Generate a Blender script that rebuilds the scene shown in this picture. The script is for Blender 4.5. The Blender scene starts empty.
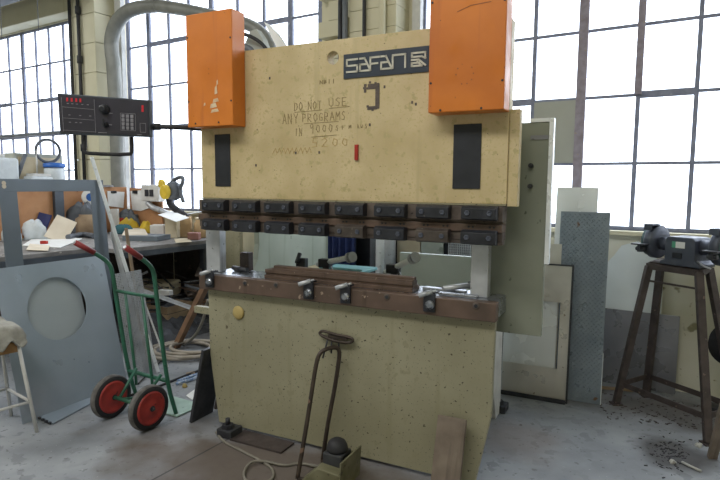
import bpy, math, random
from math import radians, sin, cos, pi, sqrt, atan2
from mathutils import Vector, Matrix
random.seed(7)
scene = bpy.context.scene
COL = scene.collection

# ------------------------------------------------------------------ camera
F = 562.0; PITCH = radians(5.6); ROLL = radians(0.45); EYE = 1.5
fw = Vector((0, cos(PITCH), -sin(PITCH))); up0 = Vector((0, sin(PITCH), cos(PITCH))); rt0 = Vector((1, 0, 0))
rt = rt0 * cos(ROLL) + up0 * sin(ROLL); up = up0 * cos(ROLL) - rt0 * sin(ROLL)
CAM = Vector((0, 0, EYE))
cam = bpy.data.cameras.new('camera'); cam.lens = F / 720 * 36; cam.sensor_width = 36; cam.clip_start = 0.05
co = bpy.data.objects.new('camera', cam); COL.objects.link(co)
m = Matrix((rt, up, -fw)).transposed().to_4x4(); m.translation = CAM; co.matrix_world = m
scene.camera = co

def ray(x, y): return fw + rt * ((x - 360) / F) - up * ((y - 240) / F)
def fl(x, y, h=0.0):
    r = ray(x, y); return CAM + r * ((h - EYE) / r.z)
def dist_pt(x, y, d):
    return CAM + ray(x, y) * d

class Fr:
    """a local frame: u along its front, v into depth, z up"""
    def __init__(s, o, yaw):
        s.o = Vector((o[0], o[1], 0)); s.yaw = radians(yaw)
        s.u = Vector((cos(s.yaw), sin(s.yaw), 0)); s.v = Vector((-sin(s.yaw), cos(s.yaw), 0))
    def w(s, u, v, z=0): return s.o + s.u * u + s.v * v + Vector((0, 0, z))
    def l(s, p):
        d = p - s.o; return Vector((d.dot(s.u), d.dot(s.v), p.z))
    def on(s, x, y, v=0.0):
        r = ray(x, y); t = ((s.o - CAM).dot(s.v) + v) / r.dot(s.v); return s.l(CAM + r * t)
    def fl(s, x, y, h=0.0): return s.l(fl(x, y, h))
M = Fr(fl(219, 425), -26.45)      # the press brake
W = Fr((0, 5.5), -31.4)           # the back wall
T = Fr(fl(176, 415), -30)         # the hand truck

# ------------------------------------------------------------------ materials
def lin(h):
    h = h.lstrip('#'); out = []
    for i in (0, 2, 4):
        c = int(h[i:i + 2], 16) / 255
        out.append(c / 12.92 if c <= .04045 else ((c + .055) / 1.055) ** 2.4)
    return (*out, 1)

def mat(name, c, c2=None, s=6, rough=.55, metal=0, spots=None, streak=None, bump=0, rv=.12, coat=0):
    """colour c mottled with c2; spots / streak = (colour, scale, threshold)"""
    m = bpy.data.materials.new(name); m.use_nodes = True
    N = m.node_tree.nodes; L = m.node_tree.links
    b = N['Principled BSDF']; b.inputs['Metallic'].default_value = metal
    if coat: b.inputs['Coat Weight'].default_value = coat
    tc = N.new('ShaderNodeTexCoord')
    def noise(scale, detail=4, sc=None):
        n = N.new('ShaderNodeTexNoise'); n.inputs['Scale'].default_value = scale; n.inputs['Detail'].default_value = detail
        if sc:
            mp = N.new('ShaderNodeMapping'); mp.inputs['Scale'].default_value = sc
            L.new(tc.outputs['Object'], mp.inputs[0]); L.new(mp.outputs[0], n.inputs['Vector'])
        else: L.new(tc.outputs['Object'], n.inputs['Vector'])
        return n.outputs[0]
    def ramp(src, a, z):
        r = N.new('ShaderNodeMapRange'); r.inputs['From Min'].default_value = a; r.inputs['From Max'].default_value = z
        L.new(src, r.inputs[0]); return r.outputs[0]
    def mix(f, a, z):
        x = N.new('ShaderNodeMix'); x.data_type = 'RGBA'; L.new(f, x.inputs[0])
        for s_, i in ((a, 6), (z, 7)):
            if isinstance(s_, str): x.inputs[i].default_value = lin(s_)
            else: L.new(s_, x.inputs[i])
        return x.outputs[2]
    n1 = noise(s, 6)
    col = mix(ramp(n1, .35, .68), c, c2 or c)
    if streak:
        for st in (streak if isinstance(streak, list) else [streak]):
            col = mix(ramp(noise(st[1], 4, (1, 1, .06)), st[2], st[2] + .14), col, st[0])
    if spots:
        for sp in (spots if isinstance(spots, list) else [spots]):
            col = mix(ramp(noise(sp[1], 3), sp[2], sp[2] + .03), col, sp[0])
    L.new(col, b.inputs['Base Color'])
    r = N.new('ShaderNodeMapRange'); L.new(noise(s * 2.3, 3), r.inputs[0])
    r.inputs['From Min'].default_value = .3; r.inputs['From Max'].default_value = .7
    r.inputs['To Min'].default_value = max(.05, rough - rv); r.inputs['To Max'].default_value = min(1, rough + rv)
    L.new(r.outputs[0], b.inputs['Roughness'])
    if bump:
        bp = N.new('ShaderNodeBump'); bp.inputs['Strength'].default_value = bump; bp.inputs['Distance'].default_value = .004
        L.new(noise(s * 6, 6), bp.inputs['Height']); L.new(bp.outputs[0], b.inputs['Normal'])
    return m

MT = {}
def D(key, *a, **k): MT[key] = mat(key, *a, **k)
D('ram_yellow', '#cdbb92', '#baa77c', s=5, rough=.5, spots=[('#b3a477', 22, .60), ('#bfae7e', 70, .58), ('#5f4f34', 75, .685), ('#7f6d48', 14, .74)], streak=('#a89a70', 9, .60), bump=.1)
D('orange_paint', '#d27a28', '#c26c20', s=4, rough=.45, spots=[('#8a4c22', 50, .73)], streak=('#b8652c', 14, .62))
D('orange_scuff', '#a06030', '#8a5028', s=30)
D('chipped', '#dcc8a8', '#c9a680', s=30)
D('olive_paint', '#98947c', '#88846c', s=2.2, rough=.55, spots=[('#8c886f', 18, .60), ('#4a4636', 95, .655), ('#45402f', 50, .655), ('#5e5540', 20, .71)], streak=[('#8a866c', 16, .60), ('#75705a', 60, .66)], bump=.15)
D('cabinet_green', '#84887a', '#787c6e', s=3, rough=.6, spots=[('#545a4b', 20, .70)])
D('pale_green_paint', '#b4bcae', '#a4ac9c', s=3, rough=.6, spots=[('#59604f', 20, .70)], streak=('#7c846c', 9, .60))
D('brown_steel', '#6a574c', '#54463d', s=9, rough=.55, metal=.2, spots=[('#9c8a7a', 30, .69)], streak=('#43352c', 12, .6))
D('rail_steel', '#6b6058', '#4f4640', s=10, rough=.65, metal=.2, spots=('#322c28', 40, .66))
D('ground_steel', '#a9adb4', '#8b9098', s=14, rough=.32, metal=.85, spots=('#5d5f63', 30, .7))
D('light_steel', '#c4c7cb', '#a9adb2', s=10, rough=.42, metal=.45, spots=('#7c7c7a', 30, .69), streak=('#8e9092', 18, .62))
D('black_block', '#34363d', '#25272c', s=14, rough=.42, metal=.25, spots=('#666262', 60, .71))
D('worn_block', '#5b534d', '#403a36', s=14, rough=.45, metal=.3, spots=('#8a8078', 50, .68))
D('black_paint', '#24272e', '#1c1f25', s=8, rough=.5)
D('sign_blue', '#2f3947', '#28303c', s=8, rough=.45)
D('sign_letter', '#ccc9ba', '#b6b3a4', s=20, rough=.5)
D('marker_ink', '#85744f', '#a08e66', s=60, rough=.8)
D('faded_ink', '#b3955e', '#b9a06c', s=60, rough=.8)
D('dark_smear', '#4e4644', '#6b5f55', s=30, rough=.8)
D('red_plastic', '#b02c20', '#9a2519', s=12, rough=.45)
D('console_face', '#33313c', '#2a2932', s=5, rough=.42)
D('console_edge', '#4a5058', '#3d434b', s=5, rough=.4, metal=.4)
D('console_print', '#86858c', '#77767c', s=30, rough=.6)
D('black_rubber', '#26262a', '#1c1c20', s=8, rough=.7)
D('grey_tyre', '#6e6c6a', '#4c4a49', s=20, rough=.85)
D('wheel_red', '#a83a34', '#8a2a27', s=9, rough=.5, spots=('#5b2522', 30, .68))
D('truck_green', '#2f6a55', '#25523f', s=8, rough=.45, spots=('#1d3229', 40, .7))
D('toe_green', '#a3bdb2', '#8ba69a', s=6, rough=.5, spots=('#6c7d74', 30, .7))
D('grip_red', '#8d2f30', '#7a2628', s=16, rough=.5)
D('sheet_blue_grey', '#a4b0bd', '#929fab', s=2.2, rough=.34, metal=.3, spots=('#57616c', 26, .76), rv=.08)
D('pale_sheet', '#b4bdc2', '#a5afb5', s=2, rough=.4, metal=.2)
D('sheet_grey', '#727c86', '#69737d', s=3, rough=.42, metal=.2, rv=.06)
D('sheet_dark', '#85868c', '#77787e', s=3, rough=.3, metal=.4)
D('sheet_silver', '#d6d2ca', '#c0bcb3', s=4, rough=.34, metal=.4, spots=('#7a6452', 14, .70), rv=.1)
D('sheet_bright', '#f2f5f6', '#e6eaeb', s=2, rough=.25, metal=.2)
D('sheet_white', '#dbe2e1', '#cdd5d3', s=2.5, rough=.5)
D('tread_steel', '#8d98a3', '#7c8792', s=6, rough=.36, metal=.4, spots=('#775c4c', 7, .72))
D('alu_white', '#eef2f4', '#dce2e6', s=8, rough=.35, metal=.2)
D('white_paint', '#d8d8d6', '#c4c4c2', s=10, rough=.5)
D('rust_dark', '#544b49', '#403938', s=12, rough=.6, metal=.3, spots=('#7d6c62', 30, .68))
D('grinder_grey', '#565b68', '#474c58', s=10, rough=.45, metal=.3)
D('grind_stone', '#5f7374', '#526465', s=30, rough=.9)
D('plate_green', '#55a082', '#4f9478', s=10)
D('cream_wall', '#dcd7bd', '#d0caae', s=2, rough=.7, streak=('#c0b78c', 6, .62), bump=.08)
D('pale_wall', '#d8d6c6', '#ccc9b2', s=2.4, rough=.75, spots=[('#8c8769', 5, .66), ('#a79f82', 14, .68)], bump=.2)
D('window_iron', '#8a90a6', '#767c92', s=20, rough=.6, spots=('#a3a6b2', 30, .66), bump=.2)
D('window_brown', '#9a94a2', '#857c86', s=20, rough=.6, spots=('#9a908a', 30, .66), bump=.3)
D('grey_board', '#a9aca4', '#a1a49c', s=4)
D('duct_grey', '#8b8c86', '#7a7b76', s=8, rough=.5, metal=.2)
D('beam_grey', '#6f747b', '#5c6168', s=4, rough=.6)
D('beam_blue', '#9dacb8', '#8c9ba8', s=4, rough=.5)
D('black_pipe', '#35363a', '#2b2c30', s=12, rough=.6)
D('bench_top', '#8a8887', '#6b6866', s=7, rough=.6, spots=[('#bdb9b2', 14, .66), ('#4b4744', 18, .68)])
D('bench_steel', '#565d66', '#474d55', s=6, rough=.5, metal=.4)
D('hardboard', '#b98a62', '#a67650', s=5, rough=.7, spots=('#7c5538', 14, .70))
D('paper', '#e6e7e6', '#dadbd9', s=12, rough=.8)
D('cream_paper', '#ddd3c2', '#cfc3af', s=6, rough=.8)
D('cardboard', '#c7ab84', '#b3966e', s=6, rough=.85)
D('pale_card', '#d6cbb2', '#c5b89a', s=6, rough=.85)
D('navy', '#232a63', '#1d2354', s=8, rough=.6)
D('blue_plastic', '#2c66b8', '#2457a0', s=8, rough=.4)
D('yellow_plastic', '#e3c440', '#d0b034', s=8, rough=.5)
D('teal_cloth', '#3f7480', '#35626d', s=9, rough=.8)
D('pink_card', '#b98a84', '#a97872', s=9, rough=.8)
D('clear_plastic', '#d5dce0', '#c2cad0', s=6, rough=.3)
D('cloth_grey', '#a3a29b', '#85847d', s=22, rough=.95, bump=.6)
D('cloth_band', '#9c7a52', '#84643f', s=14, rough=.85)
D('wood', '#8d6e55', '#6f5540', s=6, rough=.7, streak=('#5d4534', 16, .58))
D('grey_wood', '#7c7064', '#62574c', s=8, rough=.8, streak=('#4c433a', 16, .58))
D('pale_wood', '#a08b70', '#85705a', s=8, rough=.75)
D('dark_scrap', '#46484d', '#35363b', s=9, rough=.55, metal=.4)
D('hose_tan', '#a39b90', '#8f877a', s=10, rough=.6)
D('cable_grey', '#7e7a70', '#6b675e', s=20, rough=.7)
D('cable_black', '#232427', '#1b1c1e', s=10, rough=.6)
D('rope_blue', '#5a7fb5', '#c6d1de', s=60, rough=.9)
D('film', '#aab4bb', '#8e989f', s=9, rough=.25)
D('pedal_green', '#74725a', '#605e45', s=9, rough=.5, spots=('#4d4a38', 26, .62))
D('pedal_black', '#3a3c40', '#2d2f33', s=9, rough=.38)
D('handle_dark', '#4a4039', '#37302b', s=12, rough=.45, metal=.5, spots=('#7c6657', 12, .66))
D('turquoise', '#8fc3c8', '#7bb2b8', s=6, rough=.5)
D('coat_blue', '#2b3a6b', '#222e57', s=10, rough=.9)
D('mesh_dark', '#3c3f42', '#303335', s=8, rough=.5, metal=.4)
D('board_beige', '#b9b09a', '#a39a84', s=5, rough=.7)
D('board_grey', '#9ba39c', '#868e87', s=5, rough=.6, spots=('#6f766f', 10, .66))
D('ceiling_paint', '#c8c4b0', '#bdb8a2', s=2, rough=.8)
D('debris_white', '#b9b9b4', '#a2a29c', s=20, rough=.9)
D('debris_dark', '#38373a', '#2a2a2c', s=20, rough=.95)
D('brass_cap', '#b8a56c', '#a8935a', s=9, rough=.5)
D('visor_grey', '#62676f', '#50555c', s=9, rough=.5)

# self-lit red digits of the console
def emis(name, h, st):
    m = bpy.data.materials.new(name); m.use_nodes = True; b = m.node_tree.nodes['Principled BSDF']
    b.inputs['Base Color'].default_value = lin(h); b.inputs['Emission Color'].default_value = lin(h); b.inputs['Emission Strength'].default_value = st
    MT[name] = m
emis('red_digits', '#a01c26', .5)

# glass: clear and glossy, cheap to trace
g = bpy.data.materials.new('window_glass'); g.use_nodes = True; N = g.node_tree.nodes; L = g.node_tree.links
N.remove(N['Principled BSDF']); tr = N.new('ShaderNodeBsdfTransparent'); tr.inputs[0].default_value = (.95, .97, 1, 1)
gl = N.new('ShaderNodeBsdfGlossy'); gl.inputs['Roughness'].default_value = .08; mx = N.new('ShaderNodeMixShader')
mx.inputs[0].default_value = .04
L.new(tr.outputs[0], mx.inputs[1]); L.new(gl.outputs[0], mx.inputs[2]); L.new(mx.outputs[0], N['Material Output'].inputs[0])
MT['glass'] = g

# concrete floor with slab joints and oil stains, plus a darker patch under the bench
def floor_mat():
    m = mat('concrete', '#969a9f', '#7b7f85', s=2.6, rough=.62, spots=[('#7f8388', 9, .58), ('#6f7276', 24, .64), ('#b9babd', 70, .70), ('#505052', 11, .71), ('#4b4a4b', 45, .73)], streak=('#85888c', 5, .58), bump=.3)
    N = m.node_tree.nodes; L = m.node_tree.links; b = N['Principled BSDF']
    src = b.inputs['Base Color'].links[0].from_socket
    tc = N.new('ShaderNodeTexCoord')
    def blob(cx, cy, rx, ry, rot, soft, col, src, amt=1.0):
        mp = N.new('ShaderNodeMapping'); mp.vector_type = 'TEXTURE'
        mp.inputs['Location'].default_value = (cx, cy, 0); mp.inputs['Rotation'].default_value = (0, 0, rot); mp.inputs['Scale'].default_value = (rx, ry, 1)
        L.new(tc.outputs['Object'], mp.inputs[0])
        n = N.new('ShaderNodeTexNoise'); n.inputs['Scale'].default_value = 3.5; n.inputs['Detail'].default_value = 6; L.new(tc.outputs['Object'], n.inputs['Vector'])
        ln = N.new('ShaderNodeVectorMath'); ln.operation = 'LENGTH'; L.new(mp.outputs[0], ln.inputs[0])
        ad = N.new('ShaderNodeMath'); ad.operation = 'ADD'; L.new(ln.outputs['Value'], ad.inputs[0])
        mu = N.new('ShaderNodeMath'); mu.operation = 'MULTIPLY'; mu.inputs[1].default_value = 1.2; L.new(n.outputs[0], mu.inputs[0]); L.new(mu.outputs[0], ad.inputs[1])
        r = N.new('ShaderNodeMapRange'); r.inputs['From Min'].default_value = 1.6; r.inputs['From Max'].default_value = 1.6 - soft; r.inputs['To Max'].default_value = amt; L.new(ad.outputs[0], r.inputs[0])
        x = N.new('ShaderNodeMix'); x.data_type = 'RGBA'; L.new(r.outputs[0], x.inputs[0]); L.new(src, x.inputs[6]); x.inputs[7].default_value = lin(col)
        return x.outputs[2]
    p = M.w(.75, -.35); src = blob(p.x, p.y, 1.35, .55, M.yaw, .5, '#5c5148', src, .9)
    p = fl(672, 455); src = blob(p.x, p.y, .22, .28, .3, .5, '#3f3c3c', src, .85)
    p = fl(660, 410); src = blob(p.x, p.y, .7, .35, -.5, .6, '#56504b', src, .8)
    p = fl(520, 440); src = blob(p.x, p.y, .3, .35, .2, .6, '#75675f', src, .5)
    p = fl(170, 330); src = blob(p.x, p.y, 1.2, .9, .2, .6, '#4b4a4b', src, .7)  # wide dark grey patch under the bench front
    # slab joint: a thin dark line through (180,465)-(217,445) and one along the machine
    def joint(p0, p1, col, src, w=.006):
        d = (p1 - p0).normalized(); n = Vector((-d.y, d.x, 0)); k = n.dot(p0)
        dp = N.new('ShaderNodeVectorMath'); dp.operation = 'DOT_PRODUCT'; dp.inputs[1].default_value = n; L.new(tc.outputs['Object'], dp.inputs[0])
        s1 = N.new('ShaderNodeMath'); s1.operation = 'SUBTRACT'; L.new(dp.outputs['Value'], s1.inputs[0]); s1.inputs[1].default_value = k
        ab = N.new('ShaderNodeMath'); ab.operation = 'ABSOLUTE'; L.new(s1.outputs[0], ab.inputs[0])
        lt = N.new('ShaderNodeMath'); lt.operation = 'LESS_THAN'; lt.inputs[1].default_value = w; L.new(ab.outputs[0], lt.inputs[0])
        x = N.new('ShaderNodeMix'); x.data_type = 'RGBA'; L.new(lt.outputs[0], x.inputs[0]); L.new(src, x.inputs[6]); x.inputs[7].default_value = lin(col)
        return x.outputs[2]
    src = joint(fl(180, 465), fl(217, 445), '#3c3a39', src)
    src = joint(M.w(0, 2.1), M.w(1, 2.1), '#3c3a39', src)
    L.new(src, b.inputs['Base Color'])
    return m
MT['concrete'] = floor_mat()

# ------------------------------------------------------------------ mesh builder
class G:
    def __init__(s): s.v = []; s.f = []; s.sm = []
    def add(s, vs, fs, smooth=False, mtx=None):
        b = len(s.v)
        s.v += [(mtx @ Vector(p)) if mtx else Vector(p) for p in vs]
        s.f += [tuple(b + i for i in q) for q in fs]; s.sm += [smooth] * len(fs); return s
    def box(s, x0, x1, y0, y1, z0, z1, mtx=None):
        vs = [(x, y, z) for x in (x0, x1) for y in (y0, y1) for z in (z0, z1)]
        return s.add(vs, [(0, 1, 3, 2), (4, 6, 7, 5), (0, 4, 5, 1), (2, 3, 7, 6), (0, 2, 6, 4), (1, 5, 7, 3)], mtx=mtx)
    def cyl(s, p0, p1, r0, r1=None, n=20, smooth=True):
        r1 = r0 if r1 is None else r1; p0 = Vector(p0); p1 = Vector(p1); q = (p1 - p0).to_track_quat('Z', 'Y')
        vs = []
        for p, r in ((p0, r0), (p1, r1)):
            for i in range(n):
                a = 2 * pi * i / n; vs.append(p + q @ Vector((r * cos(a), r * sin(a), 0)))
        s.add(vs, [(i, (i + 1) % n, n + (i + 1) % n, n + i) for i in range(n)], smooth)
        b = len(s.v) - 2 * n
        s.f += [tuple(b + i for i in reversed(range(n))), tuple(b + n + i for i in range(n))]; s.sm += [False, False]; return s
    def lathe(s, prof, mtx=None, n=28):
        """prof: (radius, height) pairs, closed with caps"""
        vs = [(r * cos(2 * pi * i / n), r * sin(2 * pi * i / n), h) for r, h in prof for i in range(n)]
        fs = [(k * n + i, k * n + (i + 1) % n, (k + 1) * n + (i + 1) % n, (k + 1) * n + i) for k in range(len(prof) - 1) for i in range(n)]
        s.add(vs, fs, True, mtx); b = len(s.v) - len(vs)
        s.f += [tuple(b + i for i in reversed(range(n))), tuple(b + (len(prof) - 1) * n + i for i in range(n))]; s.sm += [False, False]; return s
    def tube(s, pts, r, n=10, closed=False, smooth_path=0):
        pts = [Vector(p) for p in pts]
        for _ in range(smooth_path):
            q = [pts[0]] if not closed else []
            rng = range(len(pts)) if closed else range(len(pts) - 1)
            for i in rng:
                a, b = pts[i], pts[(i + 1) % len(pts)]; q += [a * .75 + b * .25, a * .25 + b * .75]
            if not closed: q.append(pts[-1])
            pts = q
        m = len(pts); vs = []; ref = None
        for i, p in enumerate(pts):
            if closed: d = pts[(i + 1) % m] - pts[i - 1]
            else: d = pts[min(i + 1, m - 1)] - pts[max(i - 1, 0)]
            d.normalize()
            if ref is None: ref = d.orthogonal().normalized()
            ref = (ref - d * ref.dot(d)); ref = ref.normalized() if ref.length > 1e-6 else d.orthogonal().normalized()
            o = d.cross(ref)
            rr = r[i] if isinstance(r, (list, tuple)) else r
            vs += [p + ref * (rr * cos(2 * pi * k / n)) + o * (rr * sin(2 * pi * k / n)) for k in range(n)]
        rng = m if closed else m - 1
        fs = [(i * n + k, i * n + (k + 1) % n, ((i + 1) % m) * n + (k + 1) % n, ((i + 1) % m) * n + k) for i in range(rng) for k in range(n)]
        s.add(vs, fs, True)
        if not closed:
            b = len(s.v) - len(vs)
            s.f += [tuple(b + i for i in reversed(range(n))), tuple(b + (m - 1) * n + i for i in range(n))]; s.sm += [False, False]
        return s
    def prism(s, poly, a, b, axis='v', mtx=None):
        """poly of (u,z) extruded v=a..b; axis 'u': poly of (v,z) ; axis 'z': poly of (u,v)"""
        n = len(poly)
        def P(q, h): return {'v': (q[0], h, q[1]), 'u': (h, q[0], q[1]), 'z': (q[0], q[1], h)}[axis]
        vs = [P(q, a) for q in poly] + [P(q, b) for q in poly]
        return s.add(vs, [tuple(range(n)), tuple(reversed(range(n, 2 * n)))] + [(i, n + i, n + (i + 1) % n, (i + 1) % n) for i in range(n)], mtx=mtx)
    def holed(s, x0, x1, z0, z1, cx, cz, r, a, b, n=48, mtx=None):
        """rectangular plate in x,z with a round hole, thickness y=a..b"""
        ang = sorted(set([2 * pi * i / n for i in range(n)] + [atan2(z - cz, x - cx) % (2 * pi) for x in (x0, x1) for z in (z0, z1)]))
        outer = []; inner = []
        for t in ang:
            c, q = cos(t), sin(t); k = 1e9
            if c > 1e-9: k = min(k, (x1 - cx) / c)
            if c < -1e-9: k = min(k, (x0 - cx) / c)
            if q > 1e-9: k = min(k, (z1 - cz) / q)
            if q < -1e-9: k = min(k, (z0 - cz) / q)
            outer.append((cx + c * k, cz + q * k)); inner.append((cx + c * r, cz + q * r))
        m = len(ang); vs = [(p[0], y, p[1]) for y in (a, b) for ring in (outer, inner) for p in ring]
        fs = []
        for i in range(m):
            j = (i + 1) % m
            fs += [(i, j, m + j, m + i), (2 * m + j, 2 * m + i, 3 * m + i, 3 * m + j), (j, i, 2 * m + i, 2 * m + j), (m + i, m + j, 3 * m + j, 3 * m + i)]
        return s.add(vs, fs, mtx=mtx)
    def stroke(s, pts, w, y0, y1):
        """flat raised stroke in the u,z plane, from v=y0 to y1"""
        for a, b in zip(pts[:-1], pts[1:]):
            a = Vector((a[0], a[1])); b = Vector((b[0], b[1])); d = (b - a)
            if d.length < 1e-6: continue
            d.normalize(); n = Vector((-d.y, d.x)) * w / 2; a = a - d * w / 2; b = b + d * w / 2
            s.prism([tuple(a - n), tuple(b - n), tuple(b + n), tuple(a + n)], y0, y1)
        return s
    def build(s, name, mt, parent=None, bevel=0, seg=2):
        me = bpy.data.meshes.new(name); me.from_pydata([tuple(p) for p in s.v], [], s.f)
        me.polygons.foreach_set('use_smooth', s.sm); me.materials.append(MT[mt]); me.update()
        import bmesh
        bm = bmesh.new(); bm.from_mesh(me); bmesh.ops.recalc_face_normals(bm, faces=bm.faces); bm.to_mesh(me); bm.free()
        o = bpy.data.objects.new(name, me); COL.objects.link(o)
        if parent: o.parent = parent
        if bevel:
            b = o.modifiers.new('bevel', 'BEVEL'); b.width = bevel; b.segments = seg; b.limit_method = 'ANGLE'; b.angle_limit = radians(40)
        return o

def thing(name, label, cat, loc=(0, 0, 0), yaw=0, group=None):
    o = bpy.data.objects.new(name, None); COL.objects.link(o); o.empty_display_size = .1
    o.location = loc; o.rotation_euler = (0, 0, yaw); o['label'] = label; o['category'] = cat
    if group: o['group'] = group
    return o
def tag(o, label, cat, group=None, loc=None, yaw=None, rot=None):
    o['label'] = label; o['category'] = cat
    if group: o['group'] = group
    if loc is not None: o.location = loc
    if yaw is not None: o.rotation_euler = (0, 0, yaw)
    if rot is not None: o.rotation_euler = rot
    return o
def struct(o, loc=None, yaw=None):
    o['kind'] = 'structure'
    if loc is not None: o.location = loc
    if yaw is not None: o.rotation_euler = (0, 0, yaw)
    return o
def dup(root, loc, yaw, label, group=None):
    r = root.copy(); COL.objects.link(r); r.location = loc; r.rotation_euler = (0, 0, yaw); r['label'] = label
    if group: r['group'] = group
    for ch in list(root.children):
        c = ch.copy(); COL.objects.link(c); c.parent = r
    return r
def lean(p, yaw, tilt):
    """matrix: origin at p, turned by yaw, tipped about local x by tilt (top goes to +y)"""
    return Matrix.Translation(p) @ Matrix.Rotation(yaw, 4, 'Z') @ Matrix.Rotation(-tilt, 4, 'X')

# ================================================================== the setting
WO, WY = W.o, W.yaw
SP = .508; Z0 = 1.17; ZR = [Z0 + SP * k for k in range(7)]          # glazing rows 1.17 ... 4.22
f = G().box(-13, 12, -9, 15, -.1, 0).build('floor', 'concrete'); struct(f)
struct(G().box(-9.3, 6.3, -10.35, -10, 0, 5).build('wall_rear', 'cream_wall'), WO, WY)
struct(G().box(6, 6.3, -9.999, .35, 0, 5).build('wall_right', 'cream_wall'), WO, WY)
# back wall pieces in the wall frame, each bay around its window
wb = G()
wb.box(-9, -4.60, 0, .10, 0, Z0).box(-9, -4.60, 0, .10, 3.72, 5).box(-9, -8.2, 0, .10, Z0, 3.72)
wb.box(-4.60, -3.62, 0, .10, 0, 5)
wb.box(-3.62, -.46, 0, .10, 0, Z0).box(-3.62, -.46, 0, .10, 4.24, 5)
wb.box(-.46, .56, 0, .10, 0, 5)
wb.box(.56, 6, 0, .10, 0, Z0).box(.56, 6, 0, .10, 4.24, 5).box(5.4, 6, 0, .10, Z0, 4.24)
wall = struct(wb.build('wall_back', 'cream_wall'), WO, WY)
struct(G().box(-9.3, -9, -9.999, .35, 0, 5).build('wall_left', 'cream_wall'), WO, WY)
# peeling pale dado under the right window
struct(G().box(.56, 5.4, -.025, -.001, 0, Z0 - .03).build('trim_1', 'pale_wall'), WO, WY)
struct(G().box(.56, 5.4, -.09, .12, Z0 - .03, Z0).build('trim_2', 'cream_wall'), WO, WY)
struct(G().box(-3.62, -.46, -.09, .12, Z0 - .03, Z0).build('trim_3', 'cream_wall'), WO, WY)
struct(G().box(-8.2, -4.6, -.09, .12, Z0 - .03, Z0).build('trim_4', 'cream_wall'), WO, WY)
# brick pillars
p1 = G()
for k in range(14):                                                 # painted block courses
    p1.box(-4.20, -3.68, -.30, -.001, k * .36, k * .36 + .354)
struct(p1.build('wall_pillar', 'cream_wall', bevel=.004), WO, WY)
p2 = G()
for k in range(28):
    p2.box(.02, .50, -.25, -.001, k * .18, k * .18 + .177)
for k in range(28):
    if k % 2: p2.box(-.30, .0195, -.12, -.001, k * .18, k * .18 + .177)
    else: p2.box(-.42, -.08, -.12, -.001, k * .18 + .03, k * .18 + .177)
struct(p2.build('wall_pillar.001', 'cream_wall', bevel=.003), WO, WY)
struct(G().box(-9, -4.22, -.22, -.001, 3.73, 4.02).build('trim_5', 'cream_wall', bevel=.01), WO, WY)
struct(G().box(-3.62, -3.50, -.06, -.001, Z0, 4.24).box(.56, .64, -.06, -.001, Z0, 4.24).build('trim_6', 'white_paint'), WO, WY)
# steel girder along the top left
b = G().box(-9, -3.7, -.78, -.52, 3.86, 3.88).box(-9, -3.7, -.66, -.64, 3.88, 4.2).box(-9, -3.7, -.78, -.52, 4.2, 4.22)
struct(b.build('ceiling_beam', 'beam_grey'), WO, WY)
struct(G().box(-9, -3.9, -1.02, -.86, 3.84, 3.95).build('ceiling_beam.001', 'beam_blue'), WO, WY)
struct(G().box(-9.3, 6.3, -10.35, .35, 5, 5.1).build('ceiling', 'ceiling_paint'), WO, WY)

def window(idx, us, u0, u1, rows, heavy, hrow, top):
    fr = G(); z0, z1 = rows[0], top
    y0, y1 = .030, .055
    for z in (z0, z1): fr.box(u0, u1, y0, y1, z - .03, z + .03)
    for u in (u0, u1): fr.box(u - .03, u + .03, y0, y1, z0 + .03, z1 - .03)
    for u in us:
        w = .030 if u in heavy else .015
        e = .006 if u in heavy else 0
        fr.box(u - w, u + w, y0 - e, y1 - .002, z0 + .03, z1 - .03)
    xs = [u0] + list(us) + [u1]
    for z in rows[1:]:
        if z >= top - .1: continue
        for a, c in zip(xs[:-1], xs[1:]):
            h = .026 if (round(z, 2), round(a, 2)) in hrow else .011
            fr.box(a + .012, c - .012, y0 + .003, y1 - .004, z - h, z + h)
    w = struct(fr.build('window_%d' % idx, 'window_iron'), WO, WY)
    gl_ = G().box(u0 + .01, u1 - .01, .041, .044, z0, z1).build('glass', 'glass', w); gl_['kind'] = 'structure'
    return w
lu = [-8.1 + .0, -7.75, -7.4, -7.05, -6.71, -6.36, -5.96, -5.61, -5.27, -4.91]
window(1, lu, -8.2, -4.62, ZR, [-5.96, -7.05], {(2.69, -5.61), (2.69, -5.27), (2.19, -6.36), (2.19, -6.71), (2.69, -6.71), (2.69, -7.05)}, 3.72)
mu = [-3.10, -2.74, -2.39, -2.02, -1.62, -1.24, -.88]
window(2, mu, -3.5, -.5, ZR, [-3.10, -2.02, -.88], {(3.2, -3.1), (3.2, -2.74), (2.19, -2.74), (2.19, -2.39), (3.2, -1.24), (3.2, -1.62)}, 4.22)
ru = [.86, 1.24, 1.625, 2.0, 2.40, 2.775, 3.15, 3.53, 3.9, 4.28, 4.66, 5.04]
w3 = window(3, ru, .62, 5.4, ZR, [2.0, 3.15, 4.28, .86], {(2.19, 2.4), (2.19, 2.78), (2.19, 1.24), (3.2, 2.4), (2.69, 2.78)}, 4.22)
bb = G().box(2.375, 2.425, .005, .029, ZR[2], 4.2).build('window_frame', 'window_brown', w3); bb['kind'] = 'structure'
bb = G().box(1.965, 2.035, -.005, .023, Z0, 4.2).build('window_frame', 'window_brown', w3); bb['kind'] = 'structure'
bb = G().box(1.64, 1.965, .020, .029, ZR[1] + .01, ZR[2] - .01).build('window_panel', 'grey_board', w3); bb['kind'] = 'structure'

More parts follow.
